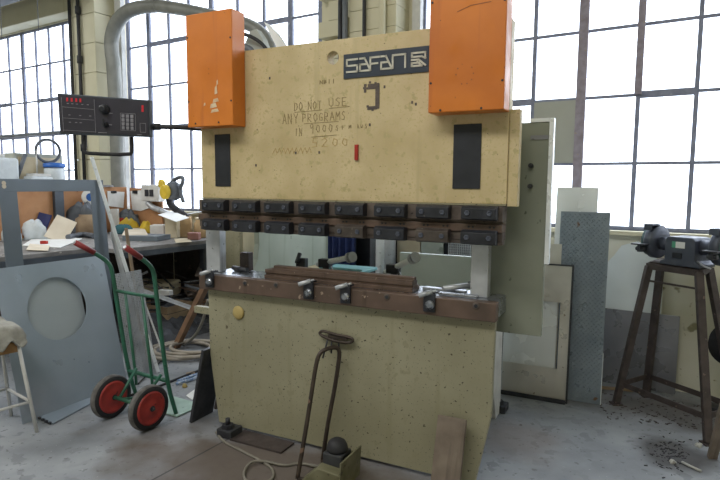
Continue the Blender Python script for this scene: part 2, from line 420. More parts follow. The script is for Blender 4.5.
# pipes and duct on the wall
def wpt(x, y, v): return W.on(x, y, v)
wp = lambda pts, r, name, mt, label, n=10, sp=0: tag(G().tube(pts, r, n, smooth_path=sp).build(name, mt), label, 'pipe', loc=WO, yaw=WY)
wp([(-4.13, -.34, .9), (-4.13, -.34, 4.6)], .02, 'conduit', 'black_pipe', 'thin black conduit at the outer edge of the cream pillar beside the left window')
t = thing('conduit', 'black jointed conduit down the face of the cream pillar beside the left window', 'pipe', WO, WY)
G().tube([(-3.95, -.34, 1.0), (-3.95, -.34, 4.6)], .022).build('pipe_run', 'black_pipe', t)
for z in (1.9, 3.0, 3.6): G().cyl((-3.95, -.34, z), (-3.95, -.34, z + .09), .033).build('coupling', 'black_pipe', t)
a = W.on(110, 150, -.2).x
duct = thing('duct', 'large grey duct rising beside the cream pillar and bending across the middle window', 'duct', WO, WY)
P = [(-3.43, -.22, 1.2), (-3.43, -.22, 2.9)]
P += [tuple(W.on(x, y, -.22)) for x, y in [(110.5, 45), (114, 27), (124, 13), (139, 7), (158, 6)]]
G().tube(P, [.085] * 2 + [.085, .085, .083, .078, .072], 16, smooth_path=2).build('bend', 'duct_grey', duct) if False else None
def path_r(P, R, it):
    P = [Vector(p) for p in P]
    for _ in range(it):
        q = [P[0]]; r = [R[0]]
        for i in range(len(P) - 1):
            q += [P[i] * .75 + P[i + 1] * .25, P[i] * .25 + P[i + 1] * .75]; r += [R[i] * .75 + R[i + 1] * .25, R[i] * .25 + R[i + 1] * .75]
        q.append(P[-1]); r.append(R[-1]); P, R = q, r
    return P, R
p_, r_ = path_r(P, [.085, .085, .085, .085, .083, .078, .072], 2)
G().tube(p_, r_, 18).build('riser', 'duct_grey', duct)
p_, r_ = path_r([P[-1]] + [tuple(W.on(x, y, -.22)) for x, y in [(178, 8.5), (205, 14), (232, 20), (248, 24), (262, 32), (270, 44), (274, 60)]], [.072, .07, .066, .064, .062, .06, .058, .058], 2)
G().tube(p_, r_, 18).build('crossing', 'duct_grey', duct)
for k, x in enumerate((339.5, 344.5)):
    u = W.on(x, 30, -.3).x
    wp([(u, -.29, .9), (u, -.29, 4.6)], (.02, .026)[k], 'conduit', ('black_pipe', 'beam_grey')[k], ('thin black pipe of the pair running down the middle pillar', 'thicker grey pipe of the pair running down the middle pillar')[k])
u = W.on(363, 20, -.3).x
wp([(u, -.28, .9), (u, -.28, 4.6)], .017, 'conduit', 'black_pipe', 'single black pipe on the middle pillar, just right of the pipe pair')
u = W.on(382, 10, -.3).x
wp([(u, -.29, .9), (u, -.29, 4.6)], .03, 'conduit', 'cream_wall', 'cream painted pipe on the middle pillar above the name plate')

# ================================================================== the press brake
pb = thing('press_brake', 'large yellow and olive press brake with two orange cylinder covers', 'machine', M.o, M.yaw)
def part(gm, name, mt, parent=None, bevel=0, label=None):
    o = gm.build(name, mt, parent or pb, bevel)
    if label: o['label'] = label
    return o
# base
part(G().prism([(-.068, .862), (-.062, .45), (0, .02), (1.618, .02), (1.69, .386), (1.697, .862)], 0, .035), 'base_apron', 'olive_paint', bevel=.004, label='olive painted apron pitted with dark chips')
for u in (-.02, 1.665):
    part(G().prism([(.25, .87), (1.33, .87), (1.33, 1.79), (.072, 1.79), (.072, 1.44), (.30, 1.40), (.37, 1.33), (.40, 1.22), (.405, 1.10), (.385, 1.0), (.34, .93)], u, u + .04, 'u'), 'side_frame', 'pale_green_paint', bevel=.003)
for u in (.16, 1.48):
    part(G().prism([(.036, .42), (.72, .42), (.90, .0), (1.02, .0), (1.02, .869), (.036, .8615)], u, u + .04, 'u'), 'leg_frame', 'white_paint' if u > 1 else 'olive_paint', bevel=.003)
part(G().box(.201, 1.479, .12, .98, .60, .64), 'deck', 'olive_paint')
for (x, y) in ((228, 436), (498, 411)):
    p = M.fl(x, y)
    g0 = G().box(p.x - .055, p.x + .055, p.y - .04, p.y + .07, 0, .05)
    ft = part(g0, 'levelling_foot', 'dark_scrap', bevel=.006)
    part(G().cyl((p.x, p.y, .05), (p.x, p.y, .075), .035, n=6, smooth=False).cyl((p.x, p.y, .075), (p.x, p.y, .11), .014), 'bolt', 'dark_scrap', ft)
pl = M.fl(250, 441); part(G().prism([(.20, -.14), (.56, -.14), (.56, -.005), (.20, -.005)], .001, .012, 'z'), 'floor_plate', 'rust_dark')
# bracket tabs
p = M.on(195, 309, .1); part(G().box(p.x + .01, -.03, .08, .12, p.z - .02, p.z + .025), 'bracket', 'olive_paint', bevel=.003)
part(G().box(1.521, 1.62, .80, .83, .62, .70), 'bracket', 'ram_yellow', bevel=.003)
# round cap and yellow scuffs on the apron
part(G().lathe([(.040, 0), (.042, .004), (.036, .012), (.012, .014)], Matrix.Translation((.167, -.001, .733)) @ Matrix.Rotation(pi / 2, 4, 'X')), 'blanking_cap', 'brass_cap')
# bed bar
part(G().box(-.098, 1.708, -.045, .012, .862, .953), 'bed_bar', 'brown_steel', bevel=.004, label='rust brown bed bar with bolt holes')
part(G().box(-.09, 1.70, .0125, .24, .865, .951), 'bed_table', 'ground_steel', bevel=.003, label='bare ground steel table')
for x, y in ((245, 283), (276, 285), (387, 297), (476, 306)):
    p = M.on(x, y, -.045)
    h = part(G().lathe([(.017, 0), (.017, .0015), (.009, .0016)], Matrix.Translation((p.x, -.0455, p.z)) @ Matrix.Rotation(pi / 2, 4, 'X')), 'bolt_hole', 'rail_steel')
    part(G().lathe([(.009, 0), (.009, .002)], Matrix.Translation((p.x, -.047, p.z)) @ Matrix.Rotation(pi / 2, 4, 'X'), 14), 'bore', 'black_paint', h)
for x, y in ((209, 280), (308, 291), (345, 295), (429, 303)):
    p = M.on(x, y, -.06); u, z = p.x, p.z
    st = part(G().box(u - .03, u + .03, -.062, -.0455, z - .045, z + .045).box(u - .03, u + .03, -.062, -.01, z + .045, z + .055), 'finger_stop', 'black_block', bevel=.003)
    part(G().lathe([(.022, 0), (.022, .012), (.013, .012), (.013, .02)], Matrix.Translation((u + .006, -.062, z - .008)) @ Matrix.Rotation(pi / 2, 4, 'X')), 'clamp_bolt', 'ground_steel', st)
    part(G().cyl((u - .045, -.085, z + .036), (u + .012, -.055, z + .056), .012).cyl((u + .012, -.055, z + .056), (u + .03, -.045, z + .062), .006), 'stop_pin', 'light_steel', st)
# lower dies
part(G().box(.34, 1.262, .02, .135, .952, .974).box(.34, 1.262, .034, .12, .974, .984), 'die_rail', 'brown_steel', bevel=.002)
part(G().box(.34, 1.262, .028, .10, .985, 1.006).box(.39, 1.262, .045, .085, 1.006, 1.028).box(.39, 1.262, .0285, .044, 1.0065, 1.014), 'die_rail', 'brown_steel', bevel=.002, label='upper die rail with a grooved top')
# grey guide columns between bed and ram
for u0, u1 in ((-.145, -.035), (1.55, 1.637)):
    c = part(G().box(u0, u1, .075, .135, .952, 1.30), 'guide_column', 'light_steel', bevel=.004)
# left and right table clutter: bright slides and set screw
part(G().box(1.29, 1.52, .10, .14, .952, .972).box(1.40, 1.60, .03, .06, .952, .966), 'slide', 'ground_steel', bevel=.003)
part(G().cyl((1.42, .04, .985), (1.53, .14, .995), .014).cyl((1.53, .14, .995), (1.55, .16, .997), .022), 'slide_knob', 'light_steel')
part(G().cyl((.0, .16, .972), (.14, .12, .972), .014).box(.02, .05, .14, .18, .952, .975), 'slide', 'dark_scrap')
# back gauge arms
for i, (x0, y0, x1, y1) in enumerate(((320, 263.5, 350, 257.5), (388, 271, 413, 258.5))):
    a = M.on(x0, y0, .34); b_ = M.on(x1, y1, .20); d = (b_ - a).normalized()
    br = part(G().tube([a - d * .03, b_], .016, 14), 'gauge_rod', 'alu_white')
    part(G().cyl(b_ - d * .012, b_ + d * .004, .030).cyl(b_ + d * .004, b_ + d * .022, .022).cyl(b_ + d * .022, b_ + d * .028, .030), 'knob', 'light_steel', br)
    c = a + d * .07
    part(G().box(c.x - .04, c.x + .035, c.y - .03, c.y + .02, c.z - .03, c.z + .022).box(c.x - .02, c.x + .02, c.y - .01, c.y + .01, .955, c.z - .03), 'rod_holder', 'black_paint', br, bevel=.004)
    part(G().cyl((c.x + .03, c.y, c.z - .02), (c.x + .06, c.y, c.z - .07), .006), 'set_screw', 'light_steel', br)
a = M.on(300, 262, .4)
part(G().box(a.x - .02, a.x + .05, .38, .42, .88, 1.03).cyl((a.x, .36, 1.0), (a.x, .40, 1.06), .014), 'gauge_drive', 'black_paint', bevel=.004)
# ram
rx0, rx1 = -.100, 1.73
part(G().holed(rx0, rx1, 1.415, 2.252, .806, 2.161, .034, 0, .07, mtx=None), 'ram_plate', 'ram_yellow', bevel=.003, label='yellow ram plate with pencilled notes and scuffs')
part(G().lathe([(.026, 0), (.026, .02)], Matrix.Translation((.828, .10, 2.158)) @ Matrix.Rotation(pi / 2, 4, 'X')), 'pin_end', 'light_steel')
part(G().box(1.7305, 1.778, .01, .06, 1.405, 1.85), 'ram_guide', 'ram_yellow', bevel=.003)
part(G().box(rx0 - .002, rx1, -.004, .0, 1.408, 1.4145), 'ram_lip', 'olive_paint')
# name plate
sg = part(G().box(.873, 1.339, -.006, -.0005, 2.047, 2.170), 'name_plate', 'sign_blue', bevel=.001, label='dark blue name plate with pale letters')
SU, SZ, SWd, SH = .873, 2.170, .463, .123
def sgn(fu, fz): return (SU + fu * SWd, SZ - fz * SH)
lt = G(); LW = .0092; T0, B0, MID = .24, .74, .48
def let(l, r, pts): lt.stroke([sgn(l + (r - l) * a, T0 + (B0 - T0) * b) for a, b in pts], LW, -.009, -.0061)
let(.045, .175, [(1, 0), (0, 0), (0, .5), (1, .5), (1, 1), (0, 1)])
let(.21, .335, [(0, 0), (.45, 0), (1, 1), (0, 1), (0, .48), (.66, .48)])
let(.335, .44, [(0, 1), (0, 0), (1, 0)]); let(.335, .42, [(0, .5), (1, .5)])
let(.465, .59, [(0, 0), (.45, 0), (1, 1), (0, 1), (0, .48), (.66, .48)])
let(.60, .745, [(0, 1), (0, 0), (1, 0), (1, 1)])
let(.82, .97, [(0, .28), (0, 0), (1, 0), (1, .45), (.72, .3), (0, .3)])
let(.82, .97, [(0, .52), (.5, .52), (1, .98)])
let(.82, .97, [(.55, .76), (0, .76), (0, 1), (.75, 1), (.42, .70)])
part(lt, 'logo_lettering', 'sign_letter', sg)
# hand written notes, single strokes
FONT = {'D': [[(0, 0), (0, 1), (.6, .85), (.8, .5), (.6, .1), (0, 0)]], 'O': [[(.4, 0), (.05, .3), (.05, .7), (.4, 1), (.75, .7), (.75, .3), (.4, 0)]],
 'N': [[(0, 0), (0, 1), (.7, 0), (.7, 1)]], 'T': [[(.4, 0), (.4, 1)], [(0, 1), (.8, 1)]], 'U': [[(0, 1), (0, .2), (.35, 0), (.7, .2), (.7, 1)]],
 'S': [[(.7, .9), (.35, 1), (.05, .75), (.65, .35), (.5, .03), (0, .1)]], 'E': [[(.7, 1), (0, 1), (0, 0), (.7, 0)], [(0, .5), (.55, .5)]],
 'A': [[(0, 0), (.4, 1), (.8, 0)], [(.15, .38), (.65, .38)]], 'Y': [[(0, 1), (.4, .5), (.8, 1)], [(.4, .5), (.4, 0)]],
 'P': [[(0, 0), (0, 1), (.6, .9), (.6, .55), (0, .45)]], 'R': [[(0, 0), (0, 1), (.6, .9), (.6, .55), (0, .45), (.7, 0)]],
 'G': [[(.75, .85), (.4, 1), (.05, .6), (.15, .1), (.7, .1), (.7, .45), (.4, .45)]], 'M': [[(0, 0), (.1, 1), (.4, .4), (.75, 1), (.85, 0)]],
 'I': [[(.3, 0), (.3, 1)]], '9': [[(.65, .7), (.3, .55), (.1, .8), (.35, 1), (.65, .85), (.6, 0)]], '0': [[(.4, .1), (.1, .4), (.3, .85), (.7, .7), (.65, .2), (.4, .1)]],
 's': [[(.5, .55), (.2, .6), (.15, .4), (.5, .25), (.4, .02), (.05, .05)]], '+': [[(.35, .1), (.35, .6)], [(.1, .38), (.65, .38)]], 'm': [[(0, .1), (.1, .5), (.3, .2), (.5, .5), (.65, .1)]],
 'o': [[(.3, .1), (.1, .3), (.3, .55), (.5, .3), (.3, .1)]], 'u': [[(0, .5), (.1, .15), (.4, .15), (.5, .5)]], '5': [[(.7, 1), (.15, 1), (.1, .55), (.6, .5), (.6, .1), (.05, .05)]],
 '2': [[(.05, .8), (.4, 1), (.65, .7), (0, .05), (.7, .05)]], 'B': [[(0, 0), (0, 1), (.55, .85), (.1, .52), (.65, .3), (0, 0)]], '1': [[(.3, 0), (.3, 1)]]}
def write(gm, text, u0, u1, z, h, w=.003, slope=0):
    n = len(text); st = (u1 - u0) / n
    for i, ch in enumerate(text):
        for pl_ in FONT.get(ch, []):
            gm.stroke([(u0 + st * i + x * st * .82 + random.uniform(-.0015, .0015), z + slope * i + y * h + random.uniform(-.0015, .0015)) for x, y in pl_], w, -.0016, -.0004)
for words_ in ([('DO NOT', .568, .745, 1.902, .042, .003), ('USE', .785, .905, 1.912, .042, .003), ((.57, 1.892), (.74, 1.897)), ((.785, 1.902), (.905, 1.906))],
               [('ANY', .49, .60, 1.832, .052, .003), ('PROGRAMS', .62, .895, 1.838, .044, .003), ((.63, 1.828), (.84, 1.832))],
               [('IN', .572, .625, 1.765, .040, .003), ('9000', .665, .82, 1.776, .050, .003), ('s+', .825, .885, 1.785, .042, .003), ('m ous', .905, 1.02, 1.79, .038, .003), ((.675, 1.755), (.83, 1.762))],
               [('NB11', .73, .83, 2.032, .018, .0045)]):
    hw = G()
    for w_ in words_:
        if isinstance(w_[0], str): write(hw, *w_)
        else: hw.stroke(list(w_), .003, -.0016, -.0004)
    part(hw, 'handwriting', 'marker_ink')
fh = G(); write(fh, '5200', .68, .92, 1.70, .05, .003)
for k in range(9): fh.stroke([(.42 + k * .028, 1.668), (.44 + k * .028, 1.70), (.45 + k * .028, 1.672)], .0025, -.0016, -.0004)
part(fh, 'faded_writing', 'faded_ink')
sm = G().box(.990, 1.003, -.002, -.0004, 1.97, 2.012).box(1.012, 1.06, -.002, -.0004, 1.985, 2.012).box(1.012, 1.06, -.002, -.0004, 1.882, 1.90).box(1.055, 1.078, -.002, -.0004, 1.89, 2.01)
for k in range(14): 
    a, c = random.uniform(.985, 1.075), random.choice([1.89, 2.0]) + random.uniform(-.015, .015); sm.box(a, a + .012, -.0022, -.0003, c, c + .011)
part(sm, 'adhesive_mark', 'dark_smear')
part(G().box(.943, .962, -.012, -.0005, 1.628, 1.708).box(.946, .959, -.014, -.012, 1.655, 1.675), 'red_tag', 'red_plastic', bevel=.002)
sc = G()
for u, z in ((.72, 1.665), (.57, 1.665), (1.25, 1.90), (1.27, 1.89), (1.10, 1.985), (.40, 2.08), (.30, 1.60), (1.02, 1.80)): sc.box(u, u + .010, -.0016, -.0003, z, z + .014)
part(sc, 'chips', 'dark_smear')
for (u0, u1) in ((.008, .122), (1.471, 1.606)):
    part(G().box(u0, u1, -.006, -.0005, 1.485, 1.79), 'slot_cover', 'black_paint', bevel=.002)
# orange covers
for i, (u0, u1, v0) in enumerate(((-.095, .236, -.115), (1.379, 1.73, -.115))):
    cvr = part(G().box(u0, u1, v0, -.0006, 1.825, 2.456) if i == 0 else G().box(u0, u1, v0, -.0006, 1.835, 2.62), 'cylinder_cover', 'orange_paint', bevel=.005)
    z1 = 2.456 if i == 0 else 2.62
    bl = G()
    for (u, z) in ((u0 + .06, 1.845), (u1 - .10, 1.845), (u1 - .01, 1.96), (u1 - .01, 2.3), (u0 + .012, 1.97), (u0 + .012, 2.33)):
        bl.cyl((u, v0 - .002, z), (u, v0 + .004, z), .0055, n=10)
    part(bl, 'screws', 'black_paint', cvr)
    if i == 0:
        ch = G()
        for a, c, w_, h_ in ((.075, 1.925, .05, .03), (.095, 1.955, .045, .025), (.11, 2.00, .02, .05), (.08, 1.90, .06, .022), (.03, 1.94, .012, .02), (.125, 2.05, .010, .03)):
            ch.prism([(a, c), (a + w_, c + .006), (a + w_ * .8, c + h_), (a + w_ * .15, c + h_ * .8)], v0 - .0015, v0 - .0003)
        part(ch, 'paint_chips', 'chipped', cvr, label='patch where the orange paint has flaked off')
    else:
        ch = G()
        for k in range(10):
            a = 2 * pi * k / 10; 
            if k in (2, 6): continue
            ch.cyl((1.55 + .04 * cos(a), v0 - .0015, 2.0 + .045 * sin(a)), (1.55 + .04 * cos(a), v0 + .001, 2.0 + .045 * sin(a)), random.uniform(.002, .004), n=6)
        ch.stroke([(1.51, 2.275), (1.57, 2.295), (1.66, 2.30)], .003, v0 - .0012, v0 - .0003)
        part(ch, 'scuffs', 'orange_scuff', cvr)
# ram rail with clamps
part(G().box(rx0, 1.722, -.03, .06, 1.335, 1.405).box(rx0, 1.722, -.012, .06, 1.322, 1.3349).box(rx0, 1.722, .002, .06, 1.4051, 1.4148), 'clamp_rail', 'rail_steel', bevel=.003)
part(G().box(rx0, 1.722, -.036, .05, 1.285, 1.3215), 'clamp_rail', 'brown_steel', bevel=.002)
part(G().box(rx0, 1.722, -.026, .045, 1.244, 1.2845).box(rx0, 1.722, -.02, .03, 1.224, 1.2438), 'tool_rail', 'rail_steel', bevel=.002, label='lower tool rail, worn brown steel')
pinh = G()
for k in range(8):
    uc = .049 + .2245 * k
    for du in (-.055, -.035, .045, .065): pinh.cyl((uc + du, -.038, 1.307), (uc + du, -.035, 1.307), .0055, n=8)
    for row, (za, zb) in enumerate(((1.347, 1.402), (1.232, 1.289))):
        key = 'worn_block' if (row == 1 and k in (4, 6)) else 'black_block'
        blk = G().prism([(-.081, za), (-.064, za - .006), (-.0305, za - .006), (-.0305, zb + .005), (-.062, zb + .005), (-.082, zb - .006)], uc - .082, uc + .082, 'u')
        o = part(blk, 'tool_clamp', key, bevel=.002)
        if key == 'worn_block': o['label'] = 'clamp block worn to brown steel'
        for du in (-.052, .052):
            zc = (za + zb) / 2
            part(G().lathe([(.013, 0), (.013, .006), (.008, .0062), (.007, .002)], Matrix.Translation((uc + du, -.0815, zc)) @ Matrix.Rotation(pi / 2, 4, 'X'), 6), 'bolt', 'grinder_grey', o)
part(pinh, 'pin_holes', 'black_paint')
# motor guard and hoses behind the ram
a = M.on(262, 42, .35)
gd = G()
pts = [M.on(x, y, .4) for x, y in ((264, 22), (268, 24), (278, 34), (286, 46), (287, 57), (279, 57), (276, 46), (270, 34))]
gd.prism([(p.x, p.z) for p in pts], .40, .42); part(gd, 'belt_guard', 'alu_white')
pts = [M.on(x, y, .5) for x, y in ((250, 31), (256, 29), (262, 38), (266, 50), (266, 58), (244, 58), (244, 46))]
part(G().prism([(p.x, p.z) for p in pts], .5, .56), 'motor_cover', 'grey_board')
part(G().tube([M.on(x, y, .45) for x, y in ((240, 33), (250, 36), (259, 41), (266, 48), (272, 60))], .012, 8, smooth_path=2), 'hose', 'cable_black')
part(G().tube([M.on(x, y, .44) for x, y in ((238, 44), (246, 47), (252, 50), (256, 60))], .02, 8, smooth_path=1), 'hose', 'visor_grey')
part(G().box(.021, 1.654, .62, .70, 1.45, 1.78), 'rear_tie', 'pale_green_paint')
# electrical cabinet on the right flank
cb = thing('electrical_cabinet', 'tall pale green electrical cabinet with white metal edge on the right flank of the press', 'cabinet', M.o, M.yaw)
cu0, cu1 = 1.725, 1.878; 
part(G().prism([(1.59, .755), (cu1, .755), (cu1, 1.808), (1.70, 1.808), (1.70, 1.40), (1.59, 1.40)], .21, .245), 'cabinet_door', 'cabinet_green', cb, bevel=.003)
part(G().box(1.79, cu1, .205, .25, 1.8085, 1.826).box(cu1 + .001, cu1 + .022, .205, .25, 1.12, 1.826), 'edge_strip', 'alu_white', cb)
part(G().box(1.793, cu1 - .002, .205, .2095, 1.725, 1.745), 'gasket', 'sheet_dark', cb)
for z in (1.60, 1.50): part(G().cyl((1.80, .19, z), (1.80, .209, z), .012, n=8).cyl((1.80, .18, z), (1.80, .19, z), .007, n=8), 'hinge_bolt', 'dark_scrap', cb)
# wrench like handle with hanging keys
hk = part(G().tube([(.74, -.03, .684), (.76, -.03, .703), (.79, -.03, .70), (.86, -.03, .69), (.93, -.03, .690), (.958, -.03, .676), (.93, -.03, .655), (.84, -.03, .656), (.78, -.03, .668)], .0085, 8, closed=True, smooth_path=2), 'key_ring', 'handle_dark')
part(G().box(.80, .915, -.034, -.004, .670, .688), 'ring_bracket', 'handle_dark', hk)
for u, z0, z1, du in ((.80, .67, .55, -.035), (.822, .67, .585, -.004), (.865, .66, .62, 0)):
    part(G().tube([(u, -.03, z0), (u + du, -.028, z1)], .005, 6), 'hex_key', 'dark_scrap', hk)

# control pendant on its arm
K = Fr((-1.4, 3.3), -8)
ct = thing('control_console', 'dark control console with keypad and red digits on an arm beside the press', 'console', K.o, K.yaw)
c00 = K.on(57, 93); c10 = K.on(149.5, 100); c01 = K.on(60, 134); c11 = K.on(150, 137)
def cq(a, b):      # fraction across, fraction down
    t = c00.lerp(c10, a); q = c01.lerp(c11, a); return t.lerp(q, b)
x0, x1, z1, z0 = (c00.x + c01.x) / 2, (c10.x + c11.x) / 2, None, None
poly = [(c01.x, c01.z), (c11.x, c11.z), (c10.x, c10.z), (c00.x, c00.z)]
part(G().prism(poly, 0, .035), 'console_housing', 'console_edge', ct, bevel=.004)
ins = [cq(.015, .95), cq(.985, .95), cq(.985, .05), cq(.015, .05)]
part(G().prism([(p.x, p.z) for p in ins], -.004, -.0002), 'face_plate', 'console_face', ct)
pr = G()
def ln(a0, b0, a1, b1, w=.0022): p, q = cq(a0, b0), cq(a1, b1); pr.stroke([(p.x, p.z), (q.x, q.z)], w, -.0056, -.0042)
for q in (((.05, .33), (.40, .35)), ((.05, .60), (.40, .62)), ((.41, .1), (.41, .93)), ((.05, .1), (.05, .93)), ((.05, .9), (.41, .92))): ln(*q[0], *q[1])
for q in (((.69, .4), (.85, .4)), ((.69, .85), (.85, .85)), ((.69, .4), (.69, .85)), ((.85, .4), (.85, .85)), ((.9, .64), (.96, .64)), ((.9, .88), (.96, .88)), ((.9, .64), (.9, .88)), ((.96, .64), (.96, .88))): ln(*q[0], *q[1])
for a in (.11, .16, .21, .27, .33): ln(a, .24, a + .015, .24, .004)
for a in (.12, .24, .35): ln(a, .52, a + .015, .52, .004)
for a in (.12, .19, .24): ln(a, .70, a + .015, .70, .004)
ln(.57, .42, .60, .42, .004); ln(.56, .72, .59, .72, .004); ln(.44, .93, .53, .93, .004); ln(.87, .95, .91, .95, .004)
part(pr, 'panel_printing', 'console_print', ct)
kp = G()
for i in range(3):
    for j in range(4):
        p = cq(.72 + i * .048, .47 + j * .105); kp.box(p.x - .009, p.x + .009, -.009, -.0042, p.z - .009, p.z + .009)
part(kp, 'keypad', 'console_print', ct)
dg = G()
for a in (.115, .165, .215, .26):
    p = cq(a, .14); dg.box(p.x - .006, p.x + .005, -.0056, -.0042, p.z - .011, p.z + .010)
for b_ in (.20, .29):
    p = cq(.93, b_); dg.box(p.x - .006, p.x + .006, -.0056, -.0042, p.z - .009, p.z + .009)
part(dg, 'red_display', 'red_digits', ct)
p = cq(.525, .33); part(G().lathe([(.030, 0), (.030, .008), (.022, .012), (.021, .034), (.012, .036)], Matrix.Translation((p.x, -.004, p.z)) @ Matrix.Rotation(pi / 2, 4, 'X')), 'dial', 'black_paint', ct)
p = cq(.53, .72); part(G().lathe([(.016, 0), (.016, .006), (.011, .010), (.011, .026)], Matrix.Translation((p.x, -.004, p.z)) @ Matrix.Rotation(pi / 2, 4, 'X')).box(p.x - .004, p.x + .004, -.035, -.03, p.z - .015, p.z + .03), 'selector', 'black_paint', ct)
hb = [K.on(x, y, .05) for x, y in ((85, 135), (85, 148), (84, 152), (88, 153.5), (130, 155), (132, 151), (131.5, 137))]
part(G().tube(hb, .011, 10, smooth_path=1), 'carry_handle', 'black_rubber', ct)
a = K.l(M.w(-.02, .12, 1.82)); pm = K.on(152, 127, .07)
part(G().tube([(c11.x - .02, .06, pm.z), (c11.x + .10, .07, pm.z), (a.x - .05, a.y, a.z + .01), (a.x + .06, a.y + .02, a.z)], .014, 10, smooth_path=2).cyl((c11.x - .01, .06, pm.z), (c11.x + .03, .064, pm.z), .02), 'support_arm', 'black_pipe', ct)

# ================================================================== around the press
# foot pedal with tube handle
fp = thing('foot_pedal', 'foot pedal with black domed switch and tall bent tube handle before the press', 'pedal', M.o, M.yaw)
pc = M.fl(337, 452, .20)
px_, py_ = .965, -.235
part(G().prism([(px_ - .16, .0), (px_ + .075, .0), (px_ + .075, .09), (px_ - .05, .10), (px_ - .12, .03)], py_ - .11, py_ + .09), 'pedal_housing', 'pedal_green', fp, bevel=.006)
part(G().prism([(px_ + .076, .0), (px_ + .084, .0), (px_ + .094, .16), (px_ + .086, .16)], py_ - .12, py_ + .10).box(px_ - .02, px_ + .076, py_ + .0905, py_ + .10, .0, .12), 'guard_flap', 'pedal_green', fp)
part(G().box(px_ - .052, px_ + .058, py_ - .05, py_ + .06, .091, .155), 'switch_block', 'pedal_black', fp, bevel=.008)
part(G().lathe([(.053, 0), (.055, .012), (.052, .03), (.042, .048), (.024, .060), (.004, .063)], Matrix.Translation((px_ + .003, py_ + .005, .155))), 'dome_button', 'black_rubber', fp)
top1 = M.l(fl(298, 478, .02)); 
hpts = [(.796, -.335, .012), (.806, -.25, .305), (.807, -.17, .57), (.815, -.15, .615), (.835, -.13, .635), (.865, -.085, .640), (.883, -.065, .63), (.889, -.06, .595), (.865, -.07, .416), (.835, -.10, .20), (.815, -.115, .012)]
part(G().tube(hpts, .0115, 12, smooth_path=2), 'tube_handle', 'handle_dark', fp)
part(G().tube([(.80, -.335, .012), (px_ - .1, -.33, .012), (px_ - .03, -.30, .016)], .011, 8).tube([(.815, -.12, .012), (px_ - .06, -.16, .016)], .011, 8), 'foot_bar', 'handle_dark', fp)
cpts = [fl(x, y, .01) for x, y in ((216, 432), (224, 442), (245, 452), (262, 461), (273, 468), (274, 478), (262, 484), (246, 482), (243, 472), (250, 463), (264, 462), (285, 466), (300, 462))]
cpts += [Vector(M.w(.86, -.2, .02)), Vector(M.w(px_ - .10, py_ + .06, .05)), Vector(M.w(px_ - .05, py_ + .07, .12))]
for i, p in enumerate(cpts[:13]): p.z = .008 + (.010 if i in (9, 10) else 0)
tag(G().tube(cpts, .0075, 8, smooth_path=2).build('pedal_cable', 'cable_grey'), 'grey cable looping over the floor from the press foot to the pedal', 'cable')
# timber offcut leaning on the apron
a = Matrix.Translation(M.w(1.515, -.16, 0)) @ Matrix.Rotation(M.yaw, 4, 'Z') @ Matrix.Rotation(-.30, 4, 'X')
pk = G().box(-.072, .072, -.018, 0, .012, .385).build('plank', 'grey_wood', bevel=.003); tag(pk, 'short weathered brown plank leaning against the olive apron of the press', 'plank'); pk.matrix_world = a
# dark plates leaning on the left of the base
for i, (du, dv, h, wd, mt_, lb) in enumerate(((-.02, -.06, .50, .20, 'dark_scrap', 'dark steel plate leaning on the left of the press base, nearer of the two'), (-.03, .18, .46, .26, 'rust_dark', 'rusty dark plate leaning on the left of the press base, behind the nearer plate'))):
    a = Matrix.Translation(M.w(-.17 + du, dv, .0)) @ Matrix.Rotation(M.yaw, 4, 'Z') @ Matrix.Rotation(.23, 4, 'Y')
    o = G().box(0, .02, 0, wd, .004, h).build('steel_plate', mt_, bevel=.002); tag(o, lb, 'plate'); o.matrix_world = a

# ------------------------------------------------------------------ hand truck
ht = thing('hand_truck', 'green two wheeled hand truck with red wheels and red grips', 'hand truck', T.o, T.yaw)
def side(u):
    k = (u - .0) / .36
    return [(u, 0, .012), (u + .012 * k, -.066, .24), (u + .035 * k, -.125, .78), (u + .04 * k, -.14, .93), (u + .05 * k, -.155, .985), (u + .07 * k, -.20, 1.03), (u + .085 * k, -.25, 1.065)]
for u in (0, -.36):
    rl = part(G().tube(side(u), .0135, 12, smooth_path=2), 'side_rail', 'truck_green', ht)
    gp = part(G().tube([(u + .08 * u / .36, -.235, 1.058), (u + .115 * u / .36, -.34, 1.13)], .0175, 12), 'grip', 'grip_red', rl)
    part(G().cyl((u + .114 * u / .36, -.337, 1.128), (u + .118 * u / .36, -.346, 1.134), .010), 'tube_end', 'light_steel', rl)
part(G().tube([(0, -.125, .80), (-.10, -.112, .795), (-.2, -.108, .792), (-.30, -.112, .795), (-.395, -.125, .80)], .011, 10), 'upper_crossbar', 'truck_green', ht)
part(G().tube([(0, -.066, .25), (-.09, -.045, .24), (-.185, -.038, .235), (-.28, -.045, .24), (-.37, -.066, .25)], .014, 10), 'lower_crossbar', 'truck_green', ht)
for u in (-.155, -.315):
    part(G().tube([(u, -.112, .79), (u, -.055, .24), (u, -.05, .16)], .0095, 10), 'slat', 'truck_green', ht)
part(G().box(-.38, .04, -.03, .20, .004, .012), 'toe_plate', 'toe_green', ht, bevel=.002)
wr = .138
wv = -.235
